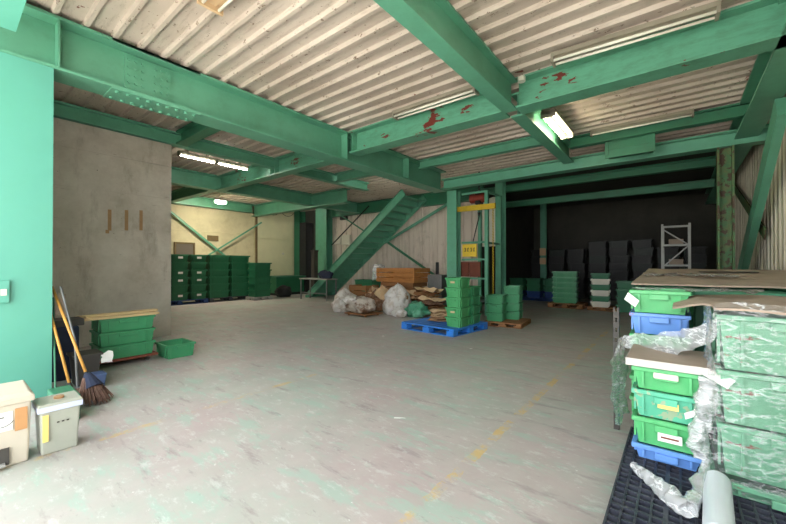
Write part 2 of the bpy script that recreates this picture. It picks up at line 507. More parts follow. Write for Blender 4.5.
# big cream roller panel
p = empty('panel_door', (-14.4, 9.75, 0), 'tall cream sheet panel with a cross rail beside the far green column', 'door')
build(MB().box(-14.42, -14.36, 8.62, 10.45, .85, 3.75), 'panel', 'panel_cream', p)
build(MB().box(-14.36, -14.33, 8.62, 10.45, 2.5, 2.58), 'rail', 'panel_cream', p)
build(MB().box(-14.42, -14.34, 8.56, 8.62, .85, 3.75), 'side_frame', 'window_frame', p)
build(MB().cyl((-14.36, 9.9, 1.85), (-14.3, 9.9, 1.85), .05, n=12), 'knob', 'white_metal', p)

# outside beyond the far gap
tag(build(MB().box(-17, -10, 14, 14.2, 0, 5), 'neighbour_wall', 'outside_wall'), 'pale sunlit wall seen outside through the narrow far gap', 'wall')
def bush(c, r, n, seed):
    random.seed(seed); mb = MB()
    for i in range(n):
        d = Vector((random.gauss(0, 1), random.gauss(0, 1), random.gauss(0, 1))).normalized() * r * random.uniform(.4, 1)
        p = Vector(c) + d
        a = Vector((random.uniform(-1, 1), random.uniform(-1, 1), random.uniform(-1, 1))).normalized() * .09
        b = a.cross(Vector((random.uniform(-1, 1), .3, .5))).normalized() * .05
        mb.add([p - a, p + b, p + a, p - b], [(0, 1, 2, 3)])
    return mb
t = empty('shrub', (-13.3, 12.8, 0), 'yellow green shrub outside the far gap by the stair', 'shrub')
build(bush((-13.3, 12.8, 1.3), .75, 500, 3), 'foliage', 'leaf', t, recalc=False)
build(MB().cyl((-13.3, 12.8, 0), (-13.3, 12.8, 1.2), .04, .02), 'stem', 'wood', t)

# ------------------------------------------------------------------ steel frame
def ibeam(axis, c, a0, a1, zb, zt, w, label, m='green', tf=.028, tw=.016, stiff=(), name='steel_beam', cat='beam'):
    mb = MB()
    def bx(o0, o1, z0, z1, b0=a0, b1=a1):
        if axis == 'x': mb.box(b0, b1, c + o0, c + o1, z0, z1)
        else: mb.box(c + o0, c + o1, b0, b1, z0, z1)
    bx(-w/2, w/2, zb, zb + tf); bx(-w/2, w/2, zt - tf, zt); bx(-tw/2, tw/2, zb + tf, zt - tf)
    loc = ((a0 + a1)/2, c, zb) if axis == 'x' else (c, (a0 + a1)/2, zb)
    e = empty(name, loc, label, cat, 'green steel beams')
    build(mb, 'beam_section', m, e)
    for s in stiff:
        mb = MB()
        bx(-w/2 + .01, w/2 - .01, zb + tf, zt - tf, s - .008, s + .008)
        build(mb, 'stiffener', m, e)
    return e

B1 = ibeam('y', -5.15, .25, 8.62, 3.35, 3.9, .36, 'deep green girder running from the near left column into the hall', stiff=(.76, 4.88, 6.9))
# bolted splice on B1
sp = build(MB().box(-5.142, -5.125, 1.36, 1.86, 3.40, 3.86), 'splice_plate', 'green', B1)
for r in range(5):
    for y in (1.40, 1.47, 1.54, 1.68, 1.75, 1.82):
        build(MB().cyl((-5.125, y, 3.44 + r * .09), (-5.108, y, 3.44 + r * .09), .021, n=6), 'bolt', 'green', sp)
fp = build(MB().box(-5.33, -4.97, 1.2, 2.15, 3.334, 3.35), 'flange_plate', 'green', B1)
for k in range(9):
    for x in (-5.03, -5.26):
        build(MB().cyl((x, 1.26 + k * .104, 3.334), (x, 1.26 + k * .104, 3.312), .022, n=6), 'bolt', 'green', fp)
tp = build(MB().box(-4.99, -4.97, 1.2, 2.15, 3.86, 3.9), 'top_cover_plate', 'green', B1)

ibeam('x', 5.05, -4.97, -1.92, 3.5, 3.92, .28, 'rust patched green crossbeam between the long girder and the middle beam', m='green_chip', stiff=(-4.9,))
ibeam('x', 5.05, -1.74, 1.24, 3.5, 3.92, .28, 'green crossbeam from the middle beam to the right wall', m='green_chip')
B3 = ibeam('y', -1.84, -1.0, 5.0, 3.5, 3.92, .19, 'green middle beam overhead coming from the top edge toward the crossbeam', stiff=())
build(MB().cyl((-1.62, 4.8, 3.78), (-1.62, 4.8, 3.84), .05, n=14), 'round_cover', 'white_metal', B3)
ibeam('y', -1.81, 5.2, 8.3, 3.5, 3.85, .2, 'narrow green joist beyond the crossbeam beside the lit lamp')
ibeam('x', 7.9, -1.7, 1.2, 3.69, 3.9, .16, 'slim green joist behind the long unlit tube at right', m='green_dark')
ibeam('x', 8.5, -4.97, 1.2, 3.38, 3.64, .26, 'green lintel beam above the dark store room opening')
ibeam('x', 7.35, -4.97, -1.92, 3.7, 3.9, .14, 'slim green joist left of the lit lamp', m='green')
# front beam overhead at the left corner
B0 = ibeam('x', .18, -4.75, 1.2, 3.48, 3.92, .5, 'pale green front beam overhead in the top left corner', m='green_col')
B0['category'] = 'beam'
# right wall girder
ibeam('y', .92, -1, 17, 3.5, 3.9, .3, 'dark green girder along the top of the right wall', m='green')
# left bays
ibeam('x', 2.9, -7.5, -5.33, 3.65, 3.9, .2, 'green crossbeam meeting the corner of the concrete wall', m='green_dark')
ibeam('x', 5.1, -10.4, -5.33, 3.5, 3.9, .26, 'rust spotted green crossbeam in the left bay', m='green_chip', stiff=(-7.75, -7.55))
ibeam('y', -7.65, .15, 8.35, 3.66, 3.9, .2, 'dark green joist above the concrete wall', m='green')
ibeam('y', -10.55, .15, 10.9, 3.5, 3.92, .3, 'green joist in front of the far left block wall', m='green')
ibeam('x', 8.5, -14.4, -8.7, 3.42, 3.9, .28, 'long green girder at the far end of the left bay', m='green')
ibeam('x', 5.1, -14.4, -10.75, 3.55, 3.9, .2, 'short green crossbeam over the tall crate rows', m='green')
ibeam('y', -14.25, .3, 8.3, 3.55, 3.9, .3, 'green edge beam above the far left block wall', m='green')
ibeam('x', 6.95, -7.5, -5.33, 3.66, 3.9, .16, 'short green joist left of the long girder toward the stair', m='green')
ibeam('x', 10.9, -12.2, -4.9, 3.45, 3.9, .2, 'green eaves beam over the beige sheet wall behind the stair', m='green_dark')
for y, z, lb in ((10.5, 3.5, 'first'), (12.5, 3.36, 'second')):
    ibeam('x', y, -5.15, .75, z, z + .2, .18, 'dim green crossbeam in the dark store, %s from the opening' % lb, m='green_dark')
struct('store_gloom_sheet', MB().box(-5.2, 1.2, 10.6, 17, 3.9, 3.985), 'dark_wall')  # dark sheet over the pale deck, coloured as the store's shade

# columns
def column(x0, x1, y0, y1, z1, label, m='green', face='x', tf=.03, base=True):
    e = empty('steel_column', ((x0+x1)/2, (y0+y1)/2, 0), label, 'column', 'green steel columns')
    mb = MB()
    if face == 'x':   # flanges perpendicular to x
        mb.box(x0, x0 + tf, y0, y1, 0, z1).box(x1 - tf, x1, y0, y1, 0, z1).box(x0 + tf, x1 - tf, (y0+y1)/2 - .012, (y0+y1)/2 + .012, 0, z1)
    else:
        mb.box(x0, x1, y0, y0 + tf, 0, z1).box(x0, x1, y1 - tf, y1, 0, z1).box((x0+x1)/2 - .012, (x0+x1)/2 + .012, y0 + tf, y1 - tf, 0, z1)
    build(mb, 'column_section', m, e)
    if base:
        build(MB().box(x0 - .05, x1 + .05, y0 - .05, y1 + .05, 0, .02), 'base_plate', m, e)
    return e
C0 = column(-5.4, -4.98, .2, .72, 3.35, 'wide mint green steel column at the near left edge', m='green_col', base=False)
sw = build(MB().box(-4.98, -4.94, .34, .42, .99, 1.2), 'switch_box', 'green_col', C0, bevel=.006)
build(MB().box(-4.94, -4.93, .36, .40, 1.06, 1.12), 'switch', 'white_metal', sw)
column(-4.95, -4.66, 8.63, 8.88, 3.35, 'green steel column where the long girder ends beside the hoist frame', face='y')
column(.54, .76, 8.38, 8.62, 3.38, 'rusting green column at the right side of the dark opening', m='green_rust', face='x')
column(-4.12, -3.9, 9.95, 10.2, 3.9, 'green column just right of the hoist frame at the dark opening', face='y')
column(-14.55+.0, -14.05, 10.6, 10.95, 3.9, 'dark green far column left of the narrow gap', m='green_dark', face='y')
column(-12.8, -12.08, 10.55, 10.9, 3.9, 'broad green column right of the narrow gap behind the stair foot', face='y')
column(-4.45, -4.25, 15.4, 15.6, 3.9, 'dim green post deep inside the dark store', m='green', face='y')

# bracing
def brace(p0, p1, w, label, m='green', h=.02, up=(0, 0, 1)):
    e = tag(build(MB().bar(p0, p1, w, h, up), 'diagonal_brace', m), label, 'brace', 'diagonal steel braces')
    return e
brace((1.02, 6.5, 3.32), (1.02, 11.6, .35), .1, 'broad bright green diagonal brace crossing the right sheet wall', h=.3)
brace((1.12, 12.9, 3.45), (1.12, 8.4, 1.85), .02, 'dull rusting diagonal brace behind the bright green brace', m='green_rust', h=.2)
brace((-6.1, 10.75, 3.42), (-8.9, 10.75, 2.2), .05, 'green diagonal brace on the beige sheet wall rising right', h=.09)
brace((-9.0, 10.85, 2.3), (-6.6, 10.85, .9), .05, 'green diagonal brace on the beige sheet wall falling right', m='green_dark', h=.08)
brace((-11.9, 10.7, 2.2), (-9.7, 10.7, 3.7), .03, 'thin dark diagonal rod rising above the wall switch boxes', m='dark', h=.04)
brace((-11.6, 10.7, 3.6), (-9.4, 10.7, 2.4), .03, 'thin dark diagonal rod falling behind the stair', m='green_dark', h=.05)
brace((-14.38, 4.9, 3.5), (-14.38, 7.2, 1.7), .03, 'green diagonal brace falling right across the far block wall', h=.08)
brace((-14.32, 6.5, 1.7), (-14.32, 8.8, 3.2), .03, 'green diagonal brace rising right across the far block wall', h=.06)

# hanging cable loops on the cream panel
def cable(pts, label, r=.01):
    out = []
    n = 10
    for (a, b, sag) in pts:
        a = Vector(a); b = Vector(b)
        for i in range(n + 1):
            t = i / n
            p = a.lerp(b, t); p.z -= sag * 4 * t * (1 - t)
            out.append(p)
    return tag(build(MB().tube(out, r, 6), 'hanging_cable', 'cable'), label, 'cable')
cable([((-14.3, 9.0, 3.8), (-14.3, 9.75, 3.8), .22), ((-14.3, 9.75, 3.8), (-14.3, 10.5, 3.8), .2)], 'dark cable looping twice across the top of the cream panel')

# ------------------------------------------------------------------ fluorescent lamps
def lamp(p0, p1, label, lit=None, tubes=2, wide=.16, group='fluorescent lamps under the deck', body='lamp_housing'):
    p0 = Vector(p0); p1 = Vector(p1); d = (p1 - p0).normalized()
    side = d.cross(Vector((0, 0, 1))).normalized(); up = Vector((0, 0, 1))
    e = empty('fluorescent_lamp', (p0 + p1) / 2, label, 'lamp', group)
    mb = MB()
    mb.bar(p0 + up * .045, p1 + up * .045, wide, .05)
    for q in (p0 + d * .2, p1 - d * .2):
        build(MB().box(q.x - .012, q.x + .012, q.y - .012, q.y + .012, q.z + .07, 3.95), 'hanger', body, e)
    mb.bar(p0 + up * .015, p1 + up * .015, wide * .35, .03)
    build(mb, 'housing', body, e)
    for q, k in ((p0, 1), (p1, -1)):
        build(MB().bar(q, q + d * .03 * k, wide, .09), 'end_cap', body, e)
    offs = [0] if tubes == 1 else [-wide * .32, wide * .32]
    for o_ in offs:
        build(MB().cyl(p0 + d * .03 + side * o_ - up * .02, p1 - d * .03 + side * o_ - up * .02, .016, n=10), 'tube', lit or 'tube_off', e, smooth=True)
    return e
M['lit_warm'] = emis('lit_lamp_tube', (1.0, .93, .62, 1), 32)
M['lit_white'] = emis('lit_white_tube', (1.0, .97, .86, 1), 48)
M['lit_added'] = emis('added_light_tube', (1.0, .96, .9, 1), 110)  # emission of the added light behind the long girder
M['lit_bulb'] = emis('lit_bulb', (1.0, .9, .7, 1), 260)
lamp((-1.2, 4.66, 3.84), (.33, 4.72, 3.82), 'unlit twin tube lamp along the crossbeam at the right')
lamp((-3.7, 4.72, 3.82), (-2.22, 4.72, 3.82), 'unlit twin tube lamp left of the middle beam')
lamp((-1.3, 7.72, 3.84), (.22, 7.72, 3.84), 'unlit tube lamp beyond the crossbeam near the right wall', tubes=1, wide=.1)
lamp((-3.75, 7.6, 3.84), (-2.4, 7.6, 3.84), 'unlit tube lamp beyond the crossbeam left of the lit one', tubes=1, wide=.1)
lamp((-1.6, 5.95, 3.72), (-1.6, 7.2, 3.72), 'lit yellowish twin tube lamp glowing behind the crossbeam', lit='lit_warm', wide=.22)
lamp((-3.55, 1.62, 3.86), (-2.6, 1.62, 3.86), 'unlit twin tube lamp with tan reflector at the top edge', wide=.24, body='card_pale')
lamp((-8.45, 3.2, 3.74), (-8.45, 4.0, 3.74), 'lit white tube lamp in the left bay, nearer half of the row', lit='lit_white', tubes=1, wide=.1)
lamp((-8.45, 4.02, 3.74), (-8.45, 4.8, 3.74), 'lit white tube lamp in the left bay, farther half of the row', lit='lit_white', tubes=1, wide=.1)
lamp((-5.52, 7.15, 3.8), (-5.52, 8.25, 3.8), 'added unseen tube light behind the long girder, brightening the sheet wall', lit='lit_added', tubes=1, wide=.1)  # light added out of view to brighten the hall's far end
lamp((-13.4, 9.3, 3.82), (-12.4, 9.3, 3.82), 'added unseen tube light behind the far girder, brightening the cream panel', lit='lit_white', tubes=1, wide=.1)  # added hidden source so the cream panel comes out brighter
e = empty('ceiling_lamp', (-12.7, 6.2, 3.55), 'round glowing lamp hanging near the far left block wall', 'lamp')
mb = MB()
def sph(mb, c, rx, ry, rz, nu=16, nv=10):
    mb.grid(lambda u, v: Vector(c) + Vector((rx * math.cos(2*PI*u) * math.sin(PI*v), ry * math.sin(2*PI*u) * math.sin(PI*v), rz * math.cos(PI*v))), nu, nv)
    return mb
build(sph(mb, (-12.7, 6.2, 3.55), .13, .2, .05), 'bulb', 'lit_bulb', e, smooth=True)
build(MB().cyl((-12.7, 6.2, 3.59), (-12.7, 6.2, 3.62), .2, .05, 16).cyl((-12.7, 6.2, 3.62), (-12.7, 6.2, 3.97), .01), 'shade', 'white_metal', e)

# green heater frame hung under the deck
e = empty('hanging_duct_box', (-.68, 8.05, 3.35), 'dark green box hung between the two joists near the right', 'box')
build(MB().box(-1.05, -.35, 7.95, 8.2, 3.42, 3.7), 'casing', 'green_dark', e)
build(MB().box(-1.09, -.31, 7.92, 7.95, 3.68, 3.74).box(-1.09, -.31, 7.92, 7.95, 3.38, 3.44).box(-1.09, -1.03, 7.92, 7.95, 3.44, 3.68).box(-.37, -.31, 7.92, 7.95, 3.44, 3.68).box(-1.03, -.37, 7.93, 7.95, 3.54, 3.57), 'front_frame', 'green_dark', e)
for x in (-1.07, -.33):
    build(MB().box(x - .015, x + .015, 8.0, 8.03, 3.7, 3.95), 'hanger', 'green', e)

# ------------------------------------------------------------------ stair
st = empty('steel_stair', (-10.5, 9.9, 0), 'green open steel stair rising to the right behind the junk pile', 'stair')
def stringer(y):
    mb = MB()
    mb.bar((-11.9, y, .1), (-7.05, y, 3.72), .03, .26)
    return mb
for y in (9.5, 10.75):
    mb = stringer(y)
    p0 = Vector((-11.9, y - .03, .1)); p1 = Vector((-7.05, y - .03, 3.72)); d = (p1 - p0).normalized(); nrm = Vector((-d.z, 0, d.x))
    mb.bar(p0 + nrm * .125, p1 + nrm * .125, .08, .015, up=nrm)
    mb.bar(p0 - nrm * .125, p1 - nrm * .125, .08, .015, up=nrm)
    build(mb, 'stringer', 'green', st)
nt = 18
for k in range(nt):
    t = (k + .5) / nt
    x = -11.9 + 4.85 * t; z = .08 + 3.62 * t
    build(MB().box(x - .17, x + .16, 9.53, 10.72, z - .012, z + .012).box(x - .17, x - .155, 9.53, 10.72, z - .213, z - .012), 'tread', 'green', st)
build(MB().bar((-11.95, 9.5, 0), (-11.95, 9.5, .1), .3, .1), 'foot_plate', 'green', st)
build(MB().bar((-11.95, 10.75, 0), (-11.95, 10.75, .1), .3, .1), 'foot_plate', 'green', st)

# ------------------------------------------------------------------ hoist frame
h = empty('goods_hoist', (-4.2, 9.3, 0), 'green goods hoist frame beside the steel column with a yellow bar across', 'hoist')
for (x, y) in ((-3.9, 8.92), (-3.9, 9.8), (-4.5, 9.8)):
    build(MB().box(x, x + .09, y, y + .09, 0, 3.3), 'upright', 'green', h)
for z in (3.26, 1.92, 1.46, .95):
    build(MB().box(-4.58, -3.9, 8.94, 8.98, z, z + .05), 'cross_rail', 'green', h)
build(MB().box(-3.88, -3.84, 9.01, 9.8, 1.9, 1.95).box(-3.88, -3.84, 9.01, 9.8, 3.26, 3.31), 'side_rail', 'green', h)
build(MB().box(-4.8, -3.58, 8.84, 8.9, 2.79, 2.93), 'safety_bar', 'yellow', h)
build(MB().box(-4.56, -3.8, 9.02, 9.78, .35, .42), 'lift_platform', 'steel', h)
hb = empty('chain_hoist', (-4.25, 9.35, 2.95), 'worn red electric chain hoist under the top of the hoist frame', 'hoist')
build(MB().cyl((-4.5, 9.35, 3.2), (-4.05, 9.35, 3.2), .13, n=16), 'motor', 'hoist_red', hb, bevel=.01)
build(MB().box(-4.33, -4.17, 9.25, 9.45, 3.02, 3.4), 'gearbox', 'dark', hb, bevel=.01)
build(MB().cyl((-4.25, 9.35, 3.4), (-4.25, 9.35, 3.95), .02), 'hook', 'dark', hb)
build(MB().cyl((-4.25, 9.35, 3.02), (-4.25, 9.35, 2.75), .012).cyl((-4.25, 9.35, 2.8), (-4.25, 9.35, 2.7), .045, .02), 'chain', 'dark', hb)
brace((-4.3, 9.3, 2.75), (-4.5, 9.3, 2.0), .02, 'thin rod hanging inside the hoist frame', m='dark', h=.02)
def drape(name, label, fn, nu, nv, m, cat, amp=.03, sc=3.0, seed=0, smooth=True, group=None):
    def g(u, v):
        p = Vector(fn(u, v))
        n1 = noise.noise_vector(p * sc + Vector((seed, 0, 0)))
        n2 = noise.noise_vector(p * sc * 3.1 + Vector((0, seed, 3)))
        return p + n1 * amp + n2 * amp * .45
    return tag(build(MB().grid(g, nu, nv), name, m, smooth=smooth, recalc=False), label, cat, group)
drape('white_sheet', 'pale sheet hanging behind the hoist frame', lambda u, v: (-4.8 + .6 * u, 10.5, 1.9 + 1.5 * v), 12, 20, 'white_metal', 'sheet', .05)
sg = empty('sign_board', (-4.3, 8.9, 1.55), 'yellow sign board with four dark characters on the hoist frame', 'sign')
build(MB().box(-4.52, -4.1, 8.87, 8.9, 1.56, 1.9), 'board', 'yellow_sign', sg, bevel=.005)
for k in range(4):
    x = -4.46 + k * .088
    mb = MB().box(x, x + .05, 8.866, 8.87, 1.78, 1.79).box(x + .02, x + .03, 8.866, 8.87, 1.7, 1.81).box(x, x + .05, 8.866, 8.87, 1.7, 1.71).box(x + (.0 if k % 2 else .04), x + (.01 if k % 2 else .05), 8.866, 8.87, 1.71, 1.78)
    build(mb, 'character', 'ink', sg)
for k in range(2):
    tag(build(MB().box(-4.72 + k * .34, -4.4 + k * .34, 9.0, 9.04, 1.02, 1.42), 'board', 'red_brown', bevel=.004),
        ['left red brown board standing in the hoist frame', 'right red brown board standing in the hoist frame'][k], 'board')
mb = MB()
for k in range(70):
    z = .35 + k * .036
    mb.cyl((-3.72 + .012 * (k % 2), 9.05, z), (-3.72 - .012 * (k % 2), 9.05, z + .034), .013, n=6)
tag(build(mb, 'hanging_chain', 'yellow'), 'yellowish chain hanging down the right of the hoist frame', 'chain')

for o in list(COL.objects):
    if o.parent is None and o.name.split('.')[0] in ('goods_hoist', 'chain_hoist', 'sign_board', 'board', 'hanging_chain'):
        o.location.x -= .09

# conduit switches on the wall near the stair
s_ = empty('switch_cabinet', (-11.3, 10.9, 2.2), 'pair of cream switch boxes on the sheet wall left of the stair', 'box')
build(MB().box(-11.9, -11.5, 10.85, 11.0, 2.25, 2.6), 'box', 'white_metal', s_, bevel=.01)
build(MB().box(-11.45, -10.95, 10.85, 11.0, 2.2, 2.62), 'box', 'white_metal', s_, bevel=.01)
build(MB().box(-11.6, -11.2, 10.9, 11.0, 3.3, 3.5), 'junction_box', 'dark', s_)

# ------------------------------------------------------------------ crates
CACHE = {}
def crate(loc, rz, w, d, h_, m, label, group, tagm=None, far=False, ribs=True, name='plastic_crate'):
    key = (round(w, 3), round(d, 3), round(h_, 3), m, tagm, far)
    if key in CACHE:
        c = dup(CACHE[key])
    else:
        c = empty(name, (0, 0, 0))
        mb = MB(); t = .022; th = .012
        # tapered outer shell, inner cavity
        def ring(x, y, z): return [(-x, -y, z), (x, -y, z), (x, y, z), (-x, y, z)]
        ins = .028 if far else .014
        X = w / 2 - ins; Y = d / 2 - ins
        vs = ring(X - t, Y - t, 0) + ring(X, Y, h_ - .004) + ring(X - th, Y - th, h_ - .004) + ring(X - t - th, Y - t - th, .012)
        fs = [(3, 2, 1, 0)]
        for k in range(3):
            for i in range(4):
                j = (i + 1) % 4
                fs.append((4 * k + i, 4 * k + j, 4 * k + 4 + j, 4 * k + 4 + i))
        fs.append((12, 13, 14, 15))
        mb.add(vs, fs)
        if ribs:
            for s in (-1, 1):
                for q in (-.33, .33):
                    mb.box(q * w - .006, q * w + .006, s * (Y - .002) - .008, s * (Y - .002) + .004, .02, h_ - .02)
                    mb.box(s * (X - .002) - .008, s * (X - .002) + .004, q * d - .006, q * d + .006, .02, h_ - .02)
        build(mb, 'body', m, c, local=True)
        rb = MB(); W = w / 2; D = d / 2
        for z0, z1 in ((h_ - (.05 if far else .03), h_ - .002),):
            rb.box(-W, W, -D, -D + .016, z0, z1).box(-W, W, D - .016, D, z0, z1).box(-W, -W + .016, -D + .016, D - .016, z0, z1).box(W - .016, W, -D + .016, D - .016, z0, z1)
        build(rb, 'rim', m, c, local=True, bevel=0 if far else .004, seg=1)
        if not far:
            for s in (-1, 1):
                hb_ = MB().box(-w * .16, w * .16, s * D - .008, s * D + .008, h_ - .07, h_ - .03)
                build(hb_, 'handle', m, c, local=True, bevel=.003, seg=1)
        if tagm:
            sgn = -1
            build(MB().box(-w * .13, w * .13, -D - .004, -D - .001, h_ * .45, h_ * .72), 'paper_label', tagm, c, local=True)
        CACHE[key] = c
    c.location = loc; c.rotation_euler = (0, 0, rz)
    tag(c, label, 'crate', group)
    return c

def pallet(loc, rz, w, d, h_, m, label, name='plastic_pallet', mesh_top=False, group=None, cat='pallet'):
    e = empty(name, loc, label, cat, group, rz)
    top = MB()
    if mesh_top:
        n = int(w / .055); q = int(d / .055)
        for i in range(n + 1):
            x = -w/2 + w * i / n
            wd = .010 if i % 4 else .02
            top.box(max(x - wd/2, -w/2), min(x + wd/2, w/2), -d/2, d/2, h_ - .03, h_)
        for i in range(q + 1):
            y = -d/2 + d * i / q
            wd = .010 if i % 4 else .02
            top.box(-w/2, w/2, max(y - wd/2, -d/2), min(y + wd/2, d/2), h_ - .03, h_ - .0015)
    else:
        n = 7; g = .018
        for i in range(n):
            y0 = -d/2 + d * i / n + g/2
            top.box(-w/2, w/2, y0, y0 + d / n - g, h_ - .025, h_)
        for x in (-w/2, -.05, w/2 - .1):
            top.box(x, x + .1, -d/2 + g/2, d/2 - g/2, h_ - .04, h_ - .025)
    build(top, 'deck', m, e, local=True)
    bt = MB()
    for x in (-w/2, -.06, w/2 - .12):
        bt.box(x, x + .12, -d/2, d/2, 0, .02)
    for y in (-d/2, -.06, d/2 - .12):
        bt.box(-w/2, w/2, y, y + .12, 0, .018)
    build(bt, 'base', m, e, local=True)
    zt = h_ - (.03 if mesh_top else .04)
    for x in (-w/2, -.08, w/2 - .16):
        for y in (-d/2, -.08, d/2 - .16):
            build(MB().box(x, x + .16, y, y + .16, .018, zt), 'block', m, e, local=True, bevel=.006, seg=1)
    return e

# --- left: crate stack on a dolly by the concrete wall
RZX = PI / 2     # front (-y local) faces +X
D1 = empty('wheeled_dolly', (-6.05, 1.58, 0), 'low wooden dolly under the three green crates by the concrete wall', 'dolly')
build(MB().box(-6.3, -5.80, 1.27, 1.95, .07, .1), 'board', 'red_brown', D1, bevel=.004)
for x in (-6.22, -5.9):
    for y in (1.28, 1.85):
        c = build(MB().box(x - .025, x + .025, y - .02, y + .02, .05, .07), 'caster', 'steel', D1)
        build(MB().cyl((x - .012, y, .03), (x + .012, y, .03), .03, n=14), 'wheel', 'dark', c)
lab3 = ['lowest green crate of the stack on the dolly by the concrete wall', 'middle green crate of the stack on the dolly, yellow streak along its rim', 'top green crate on the dolly stack, carrying the planks']
for k in range(3):
    crate((-6.05, 1.6, .1 + k * .18), RZX, .64, .48, .18, 'crate', lab3[k], 'green crates on the dolly')
random.seed(5)
for k, (x, y, z, rz, L) in enumerate(((-5.84, 1.5, .645, .03, .92), (-5.99, 1.52, .645, .05, .88), (-6.14, 1.55, .645, -.02, .86), (-5.93, 1.56, .676, .12, .84))):
    mt = Matrix.Translation((x, y, z)) @ Matrix.Rotation(rz, 4, 'Z')
    tag(build(MB().box(-.06, .06, -L/2, L/2, 0, .03, mt), 'wooden_plank', 'wood_pale', bevel=.003),
        ['pale plank lying along the front edge of the crate stack', 'pale plank in the middle over the crate stack', 'pale plank nearest the wall over the crate stack', 'upper pale plank lying askew across the others'][k], 'plank', 'planks on the crate stack')
# flat box in between
tag(build(MB().box(-6.26, -5.84, 1.3, 1.9, .642, .644), 'cover_sheet', 'card_grey'), 'thin grey sheet under the planks on the crate stack', 'sheet')
crate((-5.88, 2.2, 0), RZX, .4, .46, .2, 'crate', 'single empty green crate on the floor at the end of the concrete wall', None)

# --- cleaning corner
def broom(foot, topp, label, head=True):
    e = empty('broom', foot, label, 'broom', 'brooms leaning by the mint column')
    f = Vector(foot); t = Vector(topp)
    build(MB().cyl(f, t, .013, .012, 10), 'handle', 'pole', e, smooth=True)
    build(MB().cyl(f, f + (t - f).normalized() * .1, .018, .016, 10), 'collar', 'dark', e)
    return e
b = broom((-4.55, .93, .2), (-5.14, .74, 1.12), 'broom with yellow wooden handle and round brown bristle head')
def head():
    mb = MB(); random.seed(4)
    for i in range(260):
        a = random.uniform(0, 2*PI); r = .13 * math.sqrt(random.random())
        p0 = Vector((-4.56 + r*.35*math.cos(a), .93 + r*.35*math.sin(a), .24))
        p1 = Vector((-4.46 + r*1.1*math.cos(a), .96 + r*1.1*math.sin(a), random.uniform(.01, .05)))
        mb.cyl(p0, p1, .006, .003, 4)
    return mb
build(head(), 'bristle_head', 'bristle', b)
build(MB().cyl((-4.58, .92, .27), (-4.5, .95, .14), .03, .085, 14), 'binding', 'navy', b)
b2 = broom((-4.72, .83, .08), (-5.12, .7, .98), 'broom with thinner yellow handle standing left of the other')
build(MB().box(-4.8, -4.62, .76, .9, .0, .09), 'bristle_head', 'bristle', b2)
tag(build(MB().tube([(-5.1, .8, 1.12), (-5.0, .9, .55), (-4.98, .92, .02)], .011), 'metal_pole', 'steel'), 'thin grey metal pole leaning behind the brooms', 'pole')
tag(build(MB().cyl((-5.2, .76, 1.0), (-4.78, .72, .0), .008), 'metal_pole', 'green_dark'), 'thin dark green rod among the brooms', 'pole')
bk = empty('bucket', (-5.3, 1.04, 0), 'dark grey square bucket behind the broom head', 'bucket')
build(MB().frustum(-5.45, -5.18, .93, 1.16, 0, .34, .025), 'body', 'charcoal', bk)
build(MB().box(-5.47, -5.16, .91, 1.18, .32, .345), 'rim', 'charcoal', bk, bevel=.004)
tag(build(MB().frustum(-5.14, -4.96, 1.0, 1.17, 0, .15, .02), 'small_pail', 'blue_cloth', bevel=.01), 'small faded blue pail right behind the broom head', 'pail')
drape('crumpled_paper', 'crumpled white paper on the edge of the dark bucket', lambda u, v: (-5.17, 1.16 + .1 * u, .22 + .12 * v), 6, 6, 'white', 'paper', .03, 9)
tag(build(MB().box(-6.0, -5.6, .55, 1.05, 0, .62), 'dark_box', 'navy', bevel=.02), 'dark navy box in the shadow left of the crate stack', 'box')
tag(build(MB().box(-5.9, -5.62, .8, 1.1, .62, .7), 'grey_tray', 'charcoal', bevel=.01), 'grey tray on the dark navy box', 'tray')
tag(build(MB().box(-4.5, -4.1, .62, .78, 0, .22), 'dark_box', 'green_dark', bevel=.01), 'low dark green box on the floor behind the grey bin', 'box')
drape('dust_cloth', 'pale rag hanging by the tops of the brooms', lambda u, v: (-5.15, .78 + .08 * u, .8 + .25 * v), 6, 10, 'card_grey', 'rag', .03, 9)

# --- bins
b1 = empty('pedal_bin', (-3.66, .22, 0), 'cream pedal bin with a white smile label and orange sticker', 'bin')
build(MB().frustum(-3.8, -3.5, .02, .405, 0, .42, .012), 'body', 'cream_bin', b1, bevel=.012)
lid = MB().box(-3.82, -3.485, .005, .42, .415, .45)
lid.add([(-3.82, .005, .45), (-3.485, .005, .45), (-3.485, .42, .45), (-3.82, .42, .45), (-3.8, .03, .5), (-3.53, .03, .475), (-3.53, .395, .475), (-3.8, .395, .5)],
        [(0, 1, 5, 4), (1, 2, 6, 5), (2, 3, 7, 6), (3, 0, 4, 7), (4, 5, 6, 7)])
build(lid, 'lid', 'cream_bin', b1, bevel=.006)
lb = build(MB().box(-3.5, -3.4965, .05, .315, .245, .37), 'label', 'white', b1)
sm = MB()
for i in range(9):
    a0 = PI * (1.15 + .7 * i / 9); a1 = PI * (1.15 + .7 * (i + 1) / 9)
    sm.bar((-3.4955, .265 + .06 * math.cos(a0), .335 + .06 * math.sin(a0)), (-3.4955, .265 + .06 * math.cos(a1), .335 + .06 * math.sin(a1)), .003, .005, up=(1, 0, 0))
build(sm, 'smile_print', 'ink', lb)
build(MB().box(-3.4965, -3.494, .25, .275, .335, .341), 'printed_mark', 'ink', lb)
build(MB().box(-3.5, -3.496, .325, .385, .23, .38), 'orange_sticker', 'orange_sticker', b1)
build(MB().box(-3.515, -3.492, .09, .30, .02, .13), 'pedal_recess', 'charcoal', b1)
build(MB().box(-3.53, -3.455, .11, .28, .025, .04), 'pedal', 'steel_pale', b1)
b2 = empty('pedal_bin', (-3.6, .55, 0), 'grey bin with pale lavender lid and a yellow sticker on its side', 'bin')
